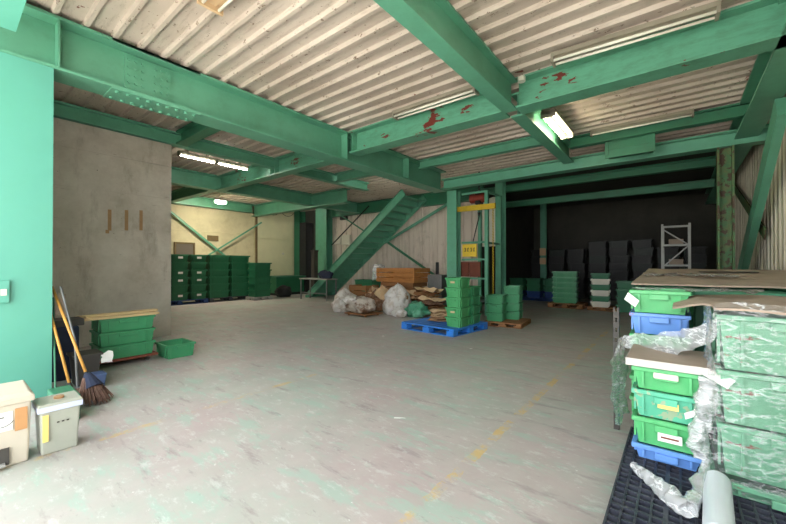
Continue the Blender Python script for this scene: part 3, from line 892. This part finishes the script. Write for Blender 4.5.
build(MB().frustum(-3.72, -3.5, .445, .665, 0, .31, .012), 'body', 'grey_bin', b2, bevel=.012)
build(MB().box(-3.735, -3.485, .432, .678, .305, .345), 'rim', 'blue_bin', b2, bevel=.006)
build(MB().frustum(-3.725, -3.495, .44, .67, .345, .362, -.01), 'lid', 'grey_bin', b2, bevel=.004)
build(MB().cyl((-3.6, .56, .36), (-3.6, .56, .378), .03, n=12), 'lid_knob', 'card', b2)
build(MB().box(-3.502, -3.4885, .46, .49, .1, .285), 'yellow_sticker', 'yellow_sticker', b2)
mk = MB()
for k in range(3): mk.box(-3.5, -3.4925, .535 + k * .026, .548 + k * .026, .215, .222)
build(mk, 'print_marks', 'ink', b2)

# --- blue pallet in the middle with five crates high stack
PB = (-3.86, 6.62)
prz = math.radians(-6)
pallet((PB[0], PB[1], 0), prz, 1.32, 1.25, .145, 'pallet_blue', 'bright blue plastic pallet on the open floor in the middle')
for k in range(5):
    crate((-3.385, 6.33, .146 + k * .19), math.radians(-1), .35, .42, .19, 'crate_mid', '%s green crate of the front stack on the blue pallet' % level(k, 5), 'green crates on the blue pallet', tagm='card_pale' if k in (1, 4) else None)
for k in range(4):
    crate((-3.4, 6.82, .146 + k * .19), math.radians(2), .38, .44, .19, 'crate', '%s green crate of the rear stack on the blue pallet' % level(k, 4), 'green crates on the blue pallet')
# second stack on brown pallet
pallet((-3.02, 8.0, 0), .1, .8, .95, .1, 'wood', 'brown wooden pallet behind the blue pallet at right', name='wooden_pallet')
for k in range(3):
    crate((-3.2, 7.8, .101 + k * .19), .12, .38, .44, .19, 'crate', '%s green crate of the left stack on the brown wooden pallet' % level(k, 3), 'green crates on the brown pallet')
for k in range(4):
    crate((-2.98, 8.25, .101 + k * .19), .12, .36, .4, .19, 'crate', '%s green crate of the right stack on the brown wooden pallet' % level(k, 4), 'green crates on the brown pallet')
# small crates farther left under the column
for k in range(3):
    crate((-4.25, 8.35, k * .2), .2, .5, .45, .2, 'crate_dark', '%s dark green crate beside the foot of the hoist column' % level(k, 3), 'dark crates by the hoist column')

# flattened cardboard on the blue pallet
def board(p, size, rx, ry, rz, label, m='card', group=None, name='cardboard_sheet', cat='cardboard', bend=.02, seed=0):
    w_, d_ = size
    R = Matrix.Translation(p) @ Matrix.Rotation(rz, 4, 'Z') @ Matrix.Rotation(ry, 4, 'Y') @ Matrix.Rotation(rx, 4, 'X')
    mb = MB(); nu, nv = 6, 6
    pts = []
    for s in (0, 1):
        for j in range(nv + 1):
            for i in range(nu + 1):
                u = i / nu - .5; v = j / nv - .5
                z = bend * noise.noise(Vector((u * 2.5 + seed, v * 2.5, seed))) * 2 + s * .012
                pts.append(R @ Vector((u * w_, v * d_, z)))
    n = nu + 1; T = n * (nv + 1); fs = []
    for j in range(nv):
        for i in range(nu):
            a = j * n + i
            fs.append((a, a + n, a + n + 1, a + 1)); fs.append((T + a, T + a + 1, T + a + n + 1, T + a + n))
    for i in range(nu):
        fs.append((i, i + 1, T + i + 1, T + i)); a = nv * n + i; fs.append((a, T + a, T + a + 1, a + 1))
    for j in range(nv):
        a = j * n; fs.append((a, T + a, T + a + n, a + n)); a = j * n + nu; fs.append((a, a + n, T + a + n, T + a))
    mb.add(pts, fs)
    return tag(build(mb, name, m), label, cat, group)
for k in range(5):
    board((-3.98 + .03 * (k % 2), 6.66 + .03 * k, .165 + k * .045), (.48, .42), 0, .02 * (-1) ** k, .3 + .15 * k, '%s folded cardboard of the small pile on the blue pallet' % level(k, 5), m='card' if k < 2 else 'card_pale', group='folded cardboard on the blue pallet', bend=.035, seed=k * 3)

# ------------------------------------------------------------------ junk pile
def wbox(x0, x1, y0, y1, z0, z1, nb, label, m='wood_orange'):
    e = empty('wooden_crate', ((x0+x1)/2, (y0+y1)/2, z0), label, 'crate')
    hgt = (z1 - z0) / nb
    F = [MB(), MB(), MB(), MB()]
    for k in range(nb):
        a = z0 + k * hgt + .012; b_ = z0 + (k + 1) * hgt - .012
        F[0].box(x0, x1, y0, y0 + .02, a, b_); F[1].box(x0, x1, y1 - .02, y1, a, b_)
        F[2].box(x0, x0 + .02, y0 + .02, y1 - .02, a, b_); F[3].box(x1 - .02, x1, y0 + .02, y1 - .02, a, b_)
    for q, nm in zip(F, ('slat_side', 'slat_side', 'slat_end', 'slat_end')): build(q, nm, m, e)
    build(MB().box(x0 + .02, x1 - .02, y0 + .02, y1 - .02, z0, z0 + .02), 'bottom', m, e)
    for x in (x0 + .02, x1 - .06):
        build(MB().box(x, x + .04, y0 + .02, y0 + .06, z0 + .02, z1), 'corner_post', m, e)
    return e
wbox(-7.35, -5.92, 8.45, 9.3, .82, 1.25, 3, 'large slatted orange brown wooden box on top of the junk pile')
wbox(-7.2, -6.0, 8.5, 9.25, .40, .82, 3, 'darker slatted wooden box underneath the large one', m='wood')
pallet((-6.6, 8.85, 0), 0, 1.3, .95, .4, 'wood', 'old tall wooden skid carrying the slatted boxes', name='wooden_skid')
tag(build(MB().box(-5.82, -5.35, 9.0, 9.5, 0, 1.05), 'grey_case', 'steel', bevel=.01), 'grey metal case standing between the slatted box and the column', 'case')
tag(build(MB().cyl((-5.85, 9.6, 0), (-5.85, 9.6, 1.42), .05, n=10), 'dark_post', 'dark'), 'short dark post against the sheet wall near the column', 'post')

def blob(c, r, seed, name, m, label, cat, amp=.28, sq=(1, 1, .8), group=None, knot=True, sub=4):
    import bmesh
    bm = bmesh.new(); bmesh.ops.create_icosphere(bm, subdivisions=sub, radius=1)
    for v in bm.verts:
        n_ = noise.noise(v.co * 1.6 + Vector((seed, 0, 0))) * amp + noise.noise(v.co * 5 + Vector((0, seed, 0))) * amp * .35
        # ridged creases
        n_ -= abs(noise.noise(v.co * 3.2 + Vector((0, 0, seed)))) * amp * .6
        p = v.co * (1 + n_)
        if p.z > .55 and knot:
            k = (p.z - .55) * 1.1
            p.x *= max(1 - k, .12); p.y *= max(1 - k, .12); p.z += k * .25
        if p.z < -.7: p.z = -.7
        v.co = Vector((p.x * r * sq[0], p.y * r * sq[1], (p.z + .7) * r * sq[2])) + Vector(c)
    bm.verts.ensure_lookup_table()
    mb = MB().add([v.co.copy() for v in bm.verts], [tuple(v.index for v in f.verts) for f in bm.faces])
    bm.free()
    return tag(build(mb, name, m, smooth=True), label, cat, group)
blob((-7.5, 7.25, 0), .4, 1, 'plastic_bag', 'bag', 'full white plastic bag at the left end of the junk pile', 'bag', sq=(1, .9, .9))
blob((-8.05, 7.85, 0), .28, 31, 'plastic_bag', 'bag_brown', 'mottled plastic bag behind the leftmost white bag', 'bag', sq=(1, .9, .9))
blob((-6.62, 7.0, 0.08), .42, 2, 'plastic_bag', 'bag_brown', 'low mottled plastic bag full of scraps in the middle front', 'bag', sq=(1.1, .8, .62), knot=False)
blob((-6.75, 6.72, 0.32), .2, 12, 'plastic_bag', 'bag', 'small crumpled white bag lying over the mottled bag', 'bag', sq=(1.2, .7, .6), knot=False, amp=.5)
blob((-6.02, 7.78, 0), .45, 3, 'plastic_bag', 'bag', 'large white plastic bag slumped in front of the slatted boxes', 'bag', sq=(.95, .85, .98))
blob((-5.62, 7.36, 0), .2, 4, 'plastic_bag', 'bag', 'small white plastic bag leaning on the large one', 'bag', sq=(1, .8, .7))
blob((-5.25, 7.62, 0), .33, 5, 'plastic_bag', 'bag_green', 'thin green plastic bag between white bag and blue pallet', 'bag', sq=(.9, .6, .72), knot=False, amp=.45)
# low dolly under the mottled bag
tag(build(MB().box(-7.0, -6.2, 6.75, 7.4, .04, .07).cyl((-6.9, 6.82, 0), (-6.9, 6.82, .04), .03).cyl((-6.3, 6.82, 0), (-6.3, 6.82, .04), .03).cyl((-6.9, 7.3, 0), (-6.9, 7.3, .04), .03).cyl((-6.3, 7.3, 0), (-6.3, 7.3, .04), .03), 'low_board', 'wood'), 'low wooden board on feet under the mottled bag', 'board')
random.seed(11)
# stacks of crushed cardboard right of the big bag
spots = [((-5.3, 8.25), .34, 7), ((-4.95, 7.95), .30, 5)]
for si, ((x, y), rr, nn) in enumerate(spots):
    for k in range(nn):
        board((x + random.uniform(-.04, .04), y + random.uniform(-.04, .04), .04 + k * .105), (.62, .5), random.uniform(-.08, .08), random.uniform(-.08, .08), random.uniform(-.4, .4),
              '%s crushed cardboard box in the %s pile near the column' % (level(k, nn), ['taller', 'shorter'][si]), m=['rubble', 'card', 'wood'][k % 3] if k < nn - 1 else 'card_pale', group='crushed cardboard piles', bend=.06, seed=k * 5 + si)
# loose scrap heap behind the bags
for k in range(26):
    x = -7.6 + k * .078; y = 7.95 + .22 * (k % 3); z = .18 + .09 * ((k * 7) % 5)
    board((x, y, z), (random.uniform(.25, .5), random.uniform(.2, .36)), random.uniform(-.8, .8), random.uniform(-.8, .8), random.uniform(0, 3),
          'torn brown cardboard scrap in the heap behind the bags', m=random.choice(['card', 'rubble', 'wood', 'rubble', 'card_pale']), group='scraps in the heap', name='cardboard_scrap', bend=.07, seed=k)
blob((-6.95, 8.0, 0), .36, 8, 'scrap_heap', 'rubble', 'brown heap of mixed scrap behind the bags', 'heap', sq=(1.7, .6, .75), knot=False, amp=.5)['kind'] = 'stuff'
# dark crates left behind the heap
wbox(-8.3, -7.55, 8.2, 8.8, .0, .7, 4, 'grey brown slatted box behind the leftmost bags', m='wood')
for k in range(3):
    crate((-8.2, 9.0, k * .28), 0, .8, .5, .28, 'crate_dark', '%s dark green crate under the stair' % level(k, 3), 'dark crates under the stair')
drape('clear_bag', 'crumpled clear bag on top of the crates under the stair', lambda u, v: (-7.9 + .5 * u, 8.9 + .1 * math.sin(3 * u), .85 + .5 * v), 12, 12, 'film_thick', 'bag', .09, 4)

# table with dark bag
tb = empty('work_table', (-10.75, 9.0, 0), 'light grey steel leg table left of the stair foot', 'table')
build(MB().box(-11.6, -10.0, 8.75, 9.3, .78, .82), 'table_top', 'steel_pale', tb, bevel=.004)
for x, y in ((-11.55, 8.8), (-10.05, 8.8), (-11.55, 9.25), (-10.05, 9.25)):
    build(MB().box(x - .02, x + .02, y - .02, y + .02, 0, .78), 'leg', 'steel', tb)
build(MB().box(-11.53, -10.07, 8.79, 8.81, .25, .29), 'stretcher', 'steel', tb)
blob((-10.35, 9.0, .82), .26, 21, 'cloth_bag', 'navy', 'dark navy cloth bag slumped on the steel table', 'bag', sq=(1.5, .7, .7), knot=False)
tag(build(MB().box(-12.3, -12.1, 9.9, 10.1, 0, 1.9).box(-12.32, -12.08, 9.88, 10.12, 1.9, 1.96), 'grey_locker', 'charcoal'), 'slim dark locker standing at the narrow far gap', 'locker')
tag(build(MB().box(-13.9, -13.45, 10.5, 10.9, 0, 3.3), 'dark_cabinet', 'dark'), 'tall dark cabinet left of the narrow far gap', 'cabinet')

# low workbench under the cream panel
wb = empty('workbench', (-14, 9.5, 0), 'low dark green bench under the cream panel', 'bench')
build(MB().box(-14.3, -13.4, 8.95, 10.5, .78, .84), 'top', 'green_dark', wb)
build(MB().box(-14.25, -13.5, 9.0, 10.45, .12, .78), 'cabinet', 'crate_dark', wb)
build(MB().box(-14.2, -13.55, 9.05, 10.4, 0, .12), 'plinth', 'dark', wb)
blob((-13.0, 9.0, 0), .34, 44, 'dark_bag', 'dark', 'dark bag on the floor by the low green bench', 'bag', knot=False)

# ------------------------------------------------------------------ tall crate rows, far left
rows = [(4.02, .5, 6, 'pallet_blue_dark'), (4.55, .5, 6, None), (5.13, .56, 6, None), (5.76, .56, 6, None), (6.4, .68, 5, None), (7.12, .68, 5, None)]
cols_ = []
y = 3.95
spec = [(.56, 6, 'first'), (.56, 6, 'second'), (.56, 6, 'third'), (.76, 6, 'fourth'), (.76, 6, 'fifth')]
ycen = [4.42, 5.02, 5.62, 6.34, 7.14]
for (wd, n, nm), yc in zip(spec, ycen):
    for k in range(n):
        tg = 'white' if (nm in ('first', 'second', 'third') and (k * 7 + int(yc * 10)) % 3 != 0) else None
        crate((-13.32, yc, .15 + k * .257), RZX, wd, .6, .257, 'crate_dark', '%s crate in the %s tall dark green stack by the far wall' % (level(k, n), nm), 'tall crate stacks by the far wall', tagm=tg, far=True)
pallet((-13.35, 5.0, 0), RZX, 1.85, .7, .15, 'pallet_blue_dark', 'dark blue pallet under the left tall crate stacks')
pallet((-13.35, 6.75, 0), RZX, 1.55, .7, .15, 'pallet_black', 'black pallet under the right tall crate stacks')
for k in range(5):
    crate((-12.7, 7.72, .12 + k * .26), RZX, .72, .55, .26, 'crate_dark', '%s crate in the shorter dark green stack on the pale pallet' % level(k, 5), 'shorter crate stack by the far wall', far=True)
pallet((-12.72, 7.72, 0), RZX, .78, .62, .12, 'steel_pale', 'pale pallet under the shorter dark green crate stack')

# ------------------------------------------------------------------ dark store
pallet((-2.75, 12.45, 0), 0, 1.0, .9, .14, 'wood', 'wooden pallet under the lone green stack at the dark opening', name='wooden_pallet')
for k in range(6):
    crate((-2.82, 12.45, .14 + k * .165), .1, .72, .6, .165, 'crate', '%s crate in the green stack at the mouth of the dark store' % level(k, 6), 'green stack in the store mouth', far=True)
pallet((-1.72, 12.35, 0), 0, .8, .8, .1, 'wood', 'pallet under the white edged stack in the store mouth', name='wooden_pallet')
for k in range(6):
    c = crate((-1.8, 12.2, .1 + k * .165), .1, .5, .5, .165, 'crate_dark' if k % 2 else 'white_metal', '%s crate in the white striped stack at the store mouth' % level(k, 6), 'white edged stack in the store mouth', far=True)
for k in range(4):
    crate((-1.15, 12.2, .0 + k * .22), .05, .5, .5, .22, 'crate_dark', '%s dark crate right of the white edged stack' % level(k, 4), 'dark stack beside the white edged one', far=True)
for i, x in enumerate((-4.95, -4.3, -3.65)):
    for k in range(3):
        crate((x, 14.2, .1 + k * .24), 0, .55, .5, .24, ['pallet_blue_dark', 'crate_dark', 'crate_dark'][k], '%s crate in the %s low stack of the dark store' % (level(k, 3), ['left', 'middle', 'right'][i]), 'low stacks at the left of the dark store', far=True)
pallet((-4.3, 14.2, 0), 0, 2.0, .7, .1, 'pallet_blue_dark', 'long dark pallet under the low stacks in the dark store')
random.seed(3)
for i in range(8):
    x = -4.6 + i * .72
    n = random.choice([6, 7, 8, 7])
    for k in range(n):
        crate((x + random.uniform(-.03, .03), 15.9, k * .28), 0, .62, .6, .28, random.choice(['crate_gloom', 'crate_gloom', 'crate_gloom_green', 'crate_gloom']), 'crate coloured near black for the gloom of the store back rows', 'unlit crates at the back of the store', far=True)

# white switches on the store post
tag(build(MB().box(-4.45, -4.22, 15.32, 15.39, 1.72, 2.02), 'switch_box', 'card_pale', bevel=.01), 'upper tan box on the dim post in the dark store', 'box')
tag(build(MB().box(-4.45, -4.22, 15.32, 15.39, 1.36, 1.62), 'switch_box', 'card_pale', bevel=.01), 'lower tan box on the dim post in the dark store', 'box')

# pale slotted rack
rk = empty('steel_rack', (0, 12.4, 0), 'pale grey steel rack end standing in front of the dark store rows', 'rack')
for x in (-.36, .22):
    build(MB().box(x, x + .05, 12.3, 12.35, 0, 2.45), 'upright', 'steel_pale', rk)
    build(MB().box(x, x + .05, 13.1, 13.15, 0, 2.45), 'upright', 'steel_pale', rk)
for z in (2.35, 1.85, 1.3, .7):
    build(MB().box(-.31, .22, 12.31, 12.34, z, z + .05), 'cross_bar', 'steel_pale', rk)
for z in (1.86, 1.31, .71):
    build(MB().box(-.33, .25, 12.35, 13.1, z, z + .03), 'shelf', 'steel_pale', rk)
build(MB().bar((-.31, 12.36, 2.3), (.22, 12.36, 1.88), .02, .03), 'diagonal', 'steel_pale', rk)
build(MB().bar((-.31, 12.36, 1.3), (.22, 12.36, 1.85), .02, .03), 'diagonal', 'steel_pale', rk)
for k, z in enumerate((1.89, 1.34)):
    tag(build(MB().box(-.2, .12, 12.6, 12.95, z, z + .16), 'carton', 'card_grey', bevel=.01), ['grey carton on the upper shelf of the pale rack', 'grey carton on the middle shelf of the pale rack'][k], 'carton')

# ------------------------------------------------------------------ right side: wrapped stacks
pallet((.32, 2.32, 0), 0, 1.2, 1.75, .15, 'pallet_black', 'charcoal grid pallet under the film wrapped crates in the right foreground', mesh_top=True)
pallet((.36, 4.95, 0), 0, 1.3, 2.9, .15, 'pallet_black', 'charcoal grid pallet under the boards farther back on the right', mesh_top=True)

# stack A
AX, AY = -.06, 2.92
wA, dA = .345, .46
levels = [(.151, .094, 'crate_blue', 'blue crate at the bottom of the narrow foreground stack'),
          (.245, .168, 'crate_bright', 'green crate with a white label above the blue one in the foreground'),
          (.413, .168, 'crate_mint', 'worn mint crate with yellow tape in the narrow foreground stack'),
          (.581, .142, 'crate_bright', 'green crate with pale hand grip right under the grey lid in the foreground')]
A = []
for z, hh, m, lb in levels:
    A.append(crate((AX, AY, z), 0, wA, dA, hh, m, lb, 'narrow foreground crate stack'))
fy = AY - dA/2
build(MB().box(-.1, .015, fy - .006, fy - .002, .295, .345), 'paper_label', 'white', A[1])
lbl = MB().box(-.085, -.0, fy - .008, fy - .006, .315, .325)
build(lbl, 'label_print', 'red_brown', A[1])
build(MB().box(-.10, -.0, fy - .006, fy - .002, .49, .53), 'tape', 'yellow_sticker', A[2])
t = MB().add([(.03, fy - .006, .455), (.085, fy - .006, .49), (.08, fy - .006, .525), (.025, fy - .006, .49)], [(0, 1, 2, 3)])
build(t, 'white_tape', 'white', A[2])
build(MB().box(-.12, .0, fy - .014, fy - .002, .665, .7), 'hand_grip', 'white_metal', A[3], bevel=.012)
# lid
ld = empty('cover_board', (AX, AY, .724), 'grey board lid closing the narrow foreground crate stack', 'lid')
build(MB().box(AX - .195, AX + .2, AY - .245, AY + .24, .763, .77), 'top', 'card_grey', ld)
build(MB().box(AX - .195, AX + .2, AY - .25, AY - .245, .726, .77).box(AX - .2, AX - .195, AY - .25, AY + .24, .726, .77).box(AX + .2, AX + .205, AY - .25, AY + .24, .726, .77), 'skirt', 'lid_edge', ld)
tg = MB().add([(.1, 2.66, .735), (.2, 2.56, .70), (.235, 2.6, .74), (.14, 2.68, .765)], [(0, 1, 2, 3)])
o = tag(build(tg, 'paper_tag', 'white'), 'white paper tag sticking out beside the grey lid', 'tag')
o.modifiers.new('s', 'SOLIDIFY').thickness = .002

# stack B (film covered)
BX, BY = .46, 2.86
crate((BX, BY - .03, .151), 0, .66, .58, .075, 'crate_pale', 'shallow pale green tray at the foot of the wrapped foreground stack', 'wrapped foreground crate stack')
for k, (z, hh) in enumerate(((.227, .275), (.503, .285), (.789, .295))):
    crate((BX, BY, z), 0, .6, .52, hh, 'crate_pale', ['lowest large pale green crate of the wrapped foreground stack', 'middle large pale green crate of the wrapped foreground stack', 'top large pale green crate of the wrapped foreground stack'][k], 'wrapped foreground crate stack')
# stack C
for k in range(6):
    m = ['crate_bright', 'crate_bright', 'crate', 'crate_bright', 'crate_blue', 'crate_bright'][k]
    z = .151 + k * .165
    lb = {5: 'bright green crate at head of the rear narrow stack beside the boards', 4: 'blue crate just under the bright green one in the rear narrow stack'}.get(k, '%s crate of the rear narrow stack behind the grey lid' % level(k, 6))
    crate((-.115, 3.62, z), 0, .38, .46, .165 if k < 5 else .175, m, lb, 'rear narrow crate stack')
t2 = MB().add([(-.335, 3.37, 1.075), (-.26, 3.34, 1.02), (-.235, 3.36, 1.07), (-.31, 3.385, 1.13)], [(0, 1, 2, 3)])
tag(build(t2, 'paper_tag', 'white'), 'white paper tag on the corner of the bright green rear crate', 'tag').modifiers.new('s', 'SOLIDIFY').thickness = .002
# stacks D
for i, (x, y) in enumerate(((-.02, 4.4), (.62, 4.4), (-.02, 5.18), (.62, 5.18), (-.02, 5.98), (.62, 5.98))):
    hh = (.198, .204, .211)[i // 2]
    for k in range(5):
        crate((x, y, .151 + k * hh), 0, .6, .7, hh, 'crate', '%s crate of the %s stack under the big brown board' % (level(k, 5), ['near left', 'near right', 'middle left', 'middle right', 'far left', 'far right'][i]), 'stacks under the big brown board')
# second row crates behind B supporting boards
for k in range(5):
    crate((.62, 3.5, .151 + k * .19), 0, .7, .5, .19, 'crate', '%s crate of the stack between the wrapped crates and the big board' % level(k, 5), 'stack behind the wrapped crates')
# boards on top
def sheet(x0, x1, y0, y1, z, label, m='card_grey', amp=.01, th=.012, seed=0, droop=None, edge=None):
    mb = MB(); nu, nv = 24, 24
    def top(u, v, o):
        y = y0 + (y1 - y0) * v; xa = x0 + (edge(y) if edge else 0)
        x = xa + (x1 - xa) * u
        zz = z + amp * noise.noise(Vector((x * 3 + seed, y * 3, 0))) + o
        if droop: zz += droop(x, y)
        return Vector((x, y, zz))
    mb.grid(lambda u, v: top(u, v, th), nu, nv)
    mb.grid(lambda u, v: top(u, v, 0), nu, nv)
    n = nu + 1; T = n * (nv + 1); k0 = 0
    for i in range(nu):
        mb.f.append((i, i + 1, T + i + 1, T + i)); a = nv * n + i; mb.f.append((a, T + a, T + a + 1, a + 1))
    for j in range(nv):
        a = j * n; mb.f.append((a, T + a, T + a + n, a + n)); a += nu; mb.f.append((a, a + n, T + a + n, T + a))
    return tag(build(mb, 'cardboard_sheet', m, smooth=False), label, 'cardboard')
sheet(-.03, 1.1, 2.56, 3.74, 1.105, 'grey brown board covering the wrapped foreground crates', seed=2, amp=.02, droop=lambda x, y: -.35 * max(0, .12 - x), edge=lambda y: .18 * max(0, min(1, (3.05 - y) / .35)))
sheet(-.34, 1.12, 3.98, 6.45, 1.165, 'big flat brown board over the stacks along the right wall', seed=5, amp=.012, droop=lambda x, y: .044 * (y - 3.98))
tag(build(MB().box(.1, .95, 3.76, 3.98, .151, 1.14), 'green_case', 'green_dark', bevel=.01), 'dark green case edge between the two brown boards', 'case')
mb = sph(MB(), (.53, 2.93, 1.113), .035, .022, .006, 14, 8)
tag(build(mb, 'dark_patch', 'dark', smooth=True), 'small dark hole patch in the grey brown board', 'hole')
drape('film_strip', 'crumpled shiny film lying on the big brown board at its left', lambda u, v: (-.3 + .75 * u, 4.7 + .45 * v + .1 * math.sin(5 * u), 1.24), 26, 10, 'film_thick', 'film', .03, 7)
drape('film_strip', 'shiny film edge lying on top of the bright green rear crate', lambda u, v: (-.3 + .75 * u, 3.42 + .25 * v, 1.16), 26, 8, 'film_thick', 'film', .03, 7, seed=9)
tag(build(MB().box(0.2, .7, 5.6, 5.9, 1.26, 1.265), 'dark_sheet', 'dark'), 'dark thin sheet lying on the big brown board', 'sheet')

# films
drape('stretch_film', 'clear wrinkled film over the front of the wrapped green crates', lambda u, v: (.145 + .7 * u, 2.55 - .03 * math.sin(PI * v), .16 + .97 * v), 60, 70, 'film', 'film', .03, 3.5)
drape('stretch_film', 'clear film drawn over the left side of the wrapped crates', lambda u, v: (.13 + .01 * math.sin(9 * v), 2.56 + .6 * u, .75 + .36 * v), 40, 30, 'film_thick', 'film', .03, 6, seed=4)
# loose film draped from the board corner down to the left over the lid's back
def f1(u, v):
    return (.2 - .53 * u, 2.66 + .58 * u + .03 * v, 1.09 - .27 * u ** .6 - (.09 + .07 * math.sin(PI * u)) * v)
drape('stretch_film', 'loose film ribbon sagging from the board to the left corner behind the lid', f1, 60, 24, 'film_thick', 'film', .03, 6, seed=2)
def f2(u, v):
    return (-.30 - .05 * math.sin(PI * min(v * .8 + .1, 1)) * (1 - u) + .015 * u, 2.78 + .25 * u - .1 * (1 - u), .84 - .52 * v)
drape('stretch_film', 'film strip hanging down the left side of the narrow stack', f2, 20, 50, 'film_thick', 'film', .035, 7, seed=6)
def f3(u, v):
    a = 2 * PI * u; r = .026 + .02 * math.sin(PI * v)
    return (.125 - .04 * v + r * math.cos(a), 2.62 + r * math.sin(a) * .8, .72 - .45 * v)
drape('stretch_film', 'bunched film hanging between the two foreground stacks', f3, 24, 46, 'film_thick', 'film', .035, 9, seed=8)
def f4(u, v):
    a = 2 * PI * u; c = Vector((-.2, 2.5, .18)).lerp(Vector((.04, 2.2, .19)), min(v * 1.5, 1)) if v < .66 else Vector((.04, 2.2, .19)).lerp(Vector((.12, 2.6, .27)), (v - .66) * 3)
    r = .022 + .02 * math.sin(PI * v)
    return (c.x + r * math.cos(a), c.y + r * math.sin(a) * .6, max(c.z + r * math.sin(a) * .7, .155))
drape('stretch_film', 'twisted film lying on the grid pallet beside the white roll', f4, 20, 60, 'film_thick', 'film', .022, 11, seed=12)
# roll of film
rl = empty('film_roll', (.12, 2.3, .15), 'white translucent roll of film lying on the grid pallet', 'roll')
p0 = Vector((.155, 2.52, .225)); p1 = Vector((.13, 2.02, .215))
build(MB().cyl(p0, p1, .055, .055, 28), 'film_body', 'roll', rl, smooth=False, bevel=.006)
d = (p1 - p0).normalized()
build(MB().cyl(p0 - d * .012, p1 + d * .012, .022, .022, 16), 'core', 'card', rl)

# slotted post
sp_ = empty('slotted_post', (-.42, 3.45, 0), 'grey slotted steel angle post standing left of the rear stack', 'post')
mb = MB()
for k in range(12):
    z = k * .083
    mb.box(-.42, -.38, 3.45, 3.453, z, z + .05)
    mb.box(-.42, -.407, 3.45, 3.453, z + .05, z + .083).box(-.393, -.38, 3.45, 3.453, z + .05, z + .083)
mb.box(-.383, -.38, 3.453, 3.49, 0, 1.0)
build(mb, 'angle', 'charcoal', sp_)

# ------------------------------------------------------------------ small litter on the floor
def bits(p, w_, d_, rz, m, label, name='paper_scrap', cat='scrap'):
    mt = Matrix.Translation(p) @ Matrix.Rotation(rz, 4, 'Z')
    def g(u, v):
        q = Vector(((u - .5) * w_, (v - .5) * d_ * (.6 + .4 * math.sin(3 * u + 1)), .004 + .006 * abs(noise.noise(Vector((u * 4, v * 4, p[0]))))))
        return mt @ q
    o = build(MB().grid(g, 6, 4), name, m)
    o.modifiers.new('s', 'SOLIDIFY').thickness = .002
    return tag(o, label, cat)
bits((-1.92, 2.52, .001), .1, .02, .6, 'white', 'thin white scrap on the open floor near the middle')
bits((-.42, 2.0, .001), .1, .06, .3, 'card', 'brown torn leaf like scrap on the foreground floor')
bits((-.36, 1.93, .001), .08, .05, 1.2, 'orange_sticker', 'orange torn scrap next to the brown one')
bits((-2.6, 5.3, .001), .05, .03, 1.0, 'white', 'tiny white scrap on the floor in front of the blue pallet')
bits((-4.35, 5.2, .001), .05, .03, 0.2, 'white', 'tiny white scrap on the floor left of the blue pallet')

# ------------------------------------------------------------------ light
wd = bpy.data.worlds.new('sky'); S.world = wd; wd.use_nodes = True
nt_ = wd.node_tree
bg = nt_.nodes['Background']
bg.inputs['Color'].default_value = (.93, .97, 1.0, 1)
bg.inputs['Strength'].default_value = 4.3

pl = bpy.data.lights.new('opening_portal', 'AREA')
pl.shape = 'RECTANGLE'; pl.size = 6.6; pl.size_y = 4.0
pl.cycles.is_portal = True
po = bpy.data.objects.new('opening_portal', pl); COL.objects.link(po)
po.location = (-2.0, -.95, 2.0); po.rotation_euler = (PI / 2, 0, PI)

sl = bpy.data.lights.new('sun', 'SUN'); sl.energy = 24; sl.angle = .02; sl.color = (1, .96, .88)
so = bpy.data.objects.new('sun', sl); COL.objects.link(so)
so.rotation_euler = Vector((-.75, -.0, -.66)).to_track_quat('-Z', 'Y').to_euler()

# ------------------------------------------------------------------ camera
cam = bpy.data.cameras.new('camera'); co = bpy.data.objects.new('camera', cam); COL.objects.link(co)
cam.sensor_width = 36; cam.lens = 360 / 786 * 36
cam.clip_start = .02; cam.clip_end = 200
co.location = (0, 0, 1.35)
co.rotation_euler = (PI / 2 + math.atan(2.5 / 360), 0, math.atan(285 / 360))
S.camera = co
S.view_settings.view_transform = 'Standard'
S.view_settings.look = 'None'
S.view_settings.gamma = 1
S.view_settings.exposure = 0.42
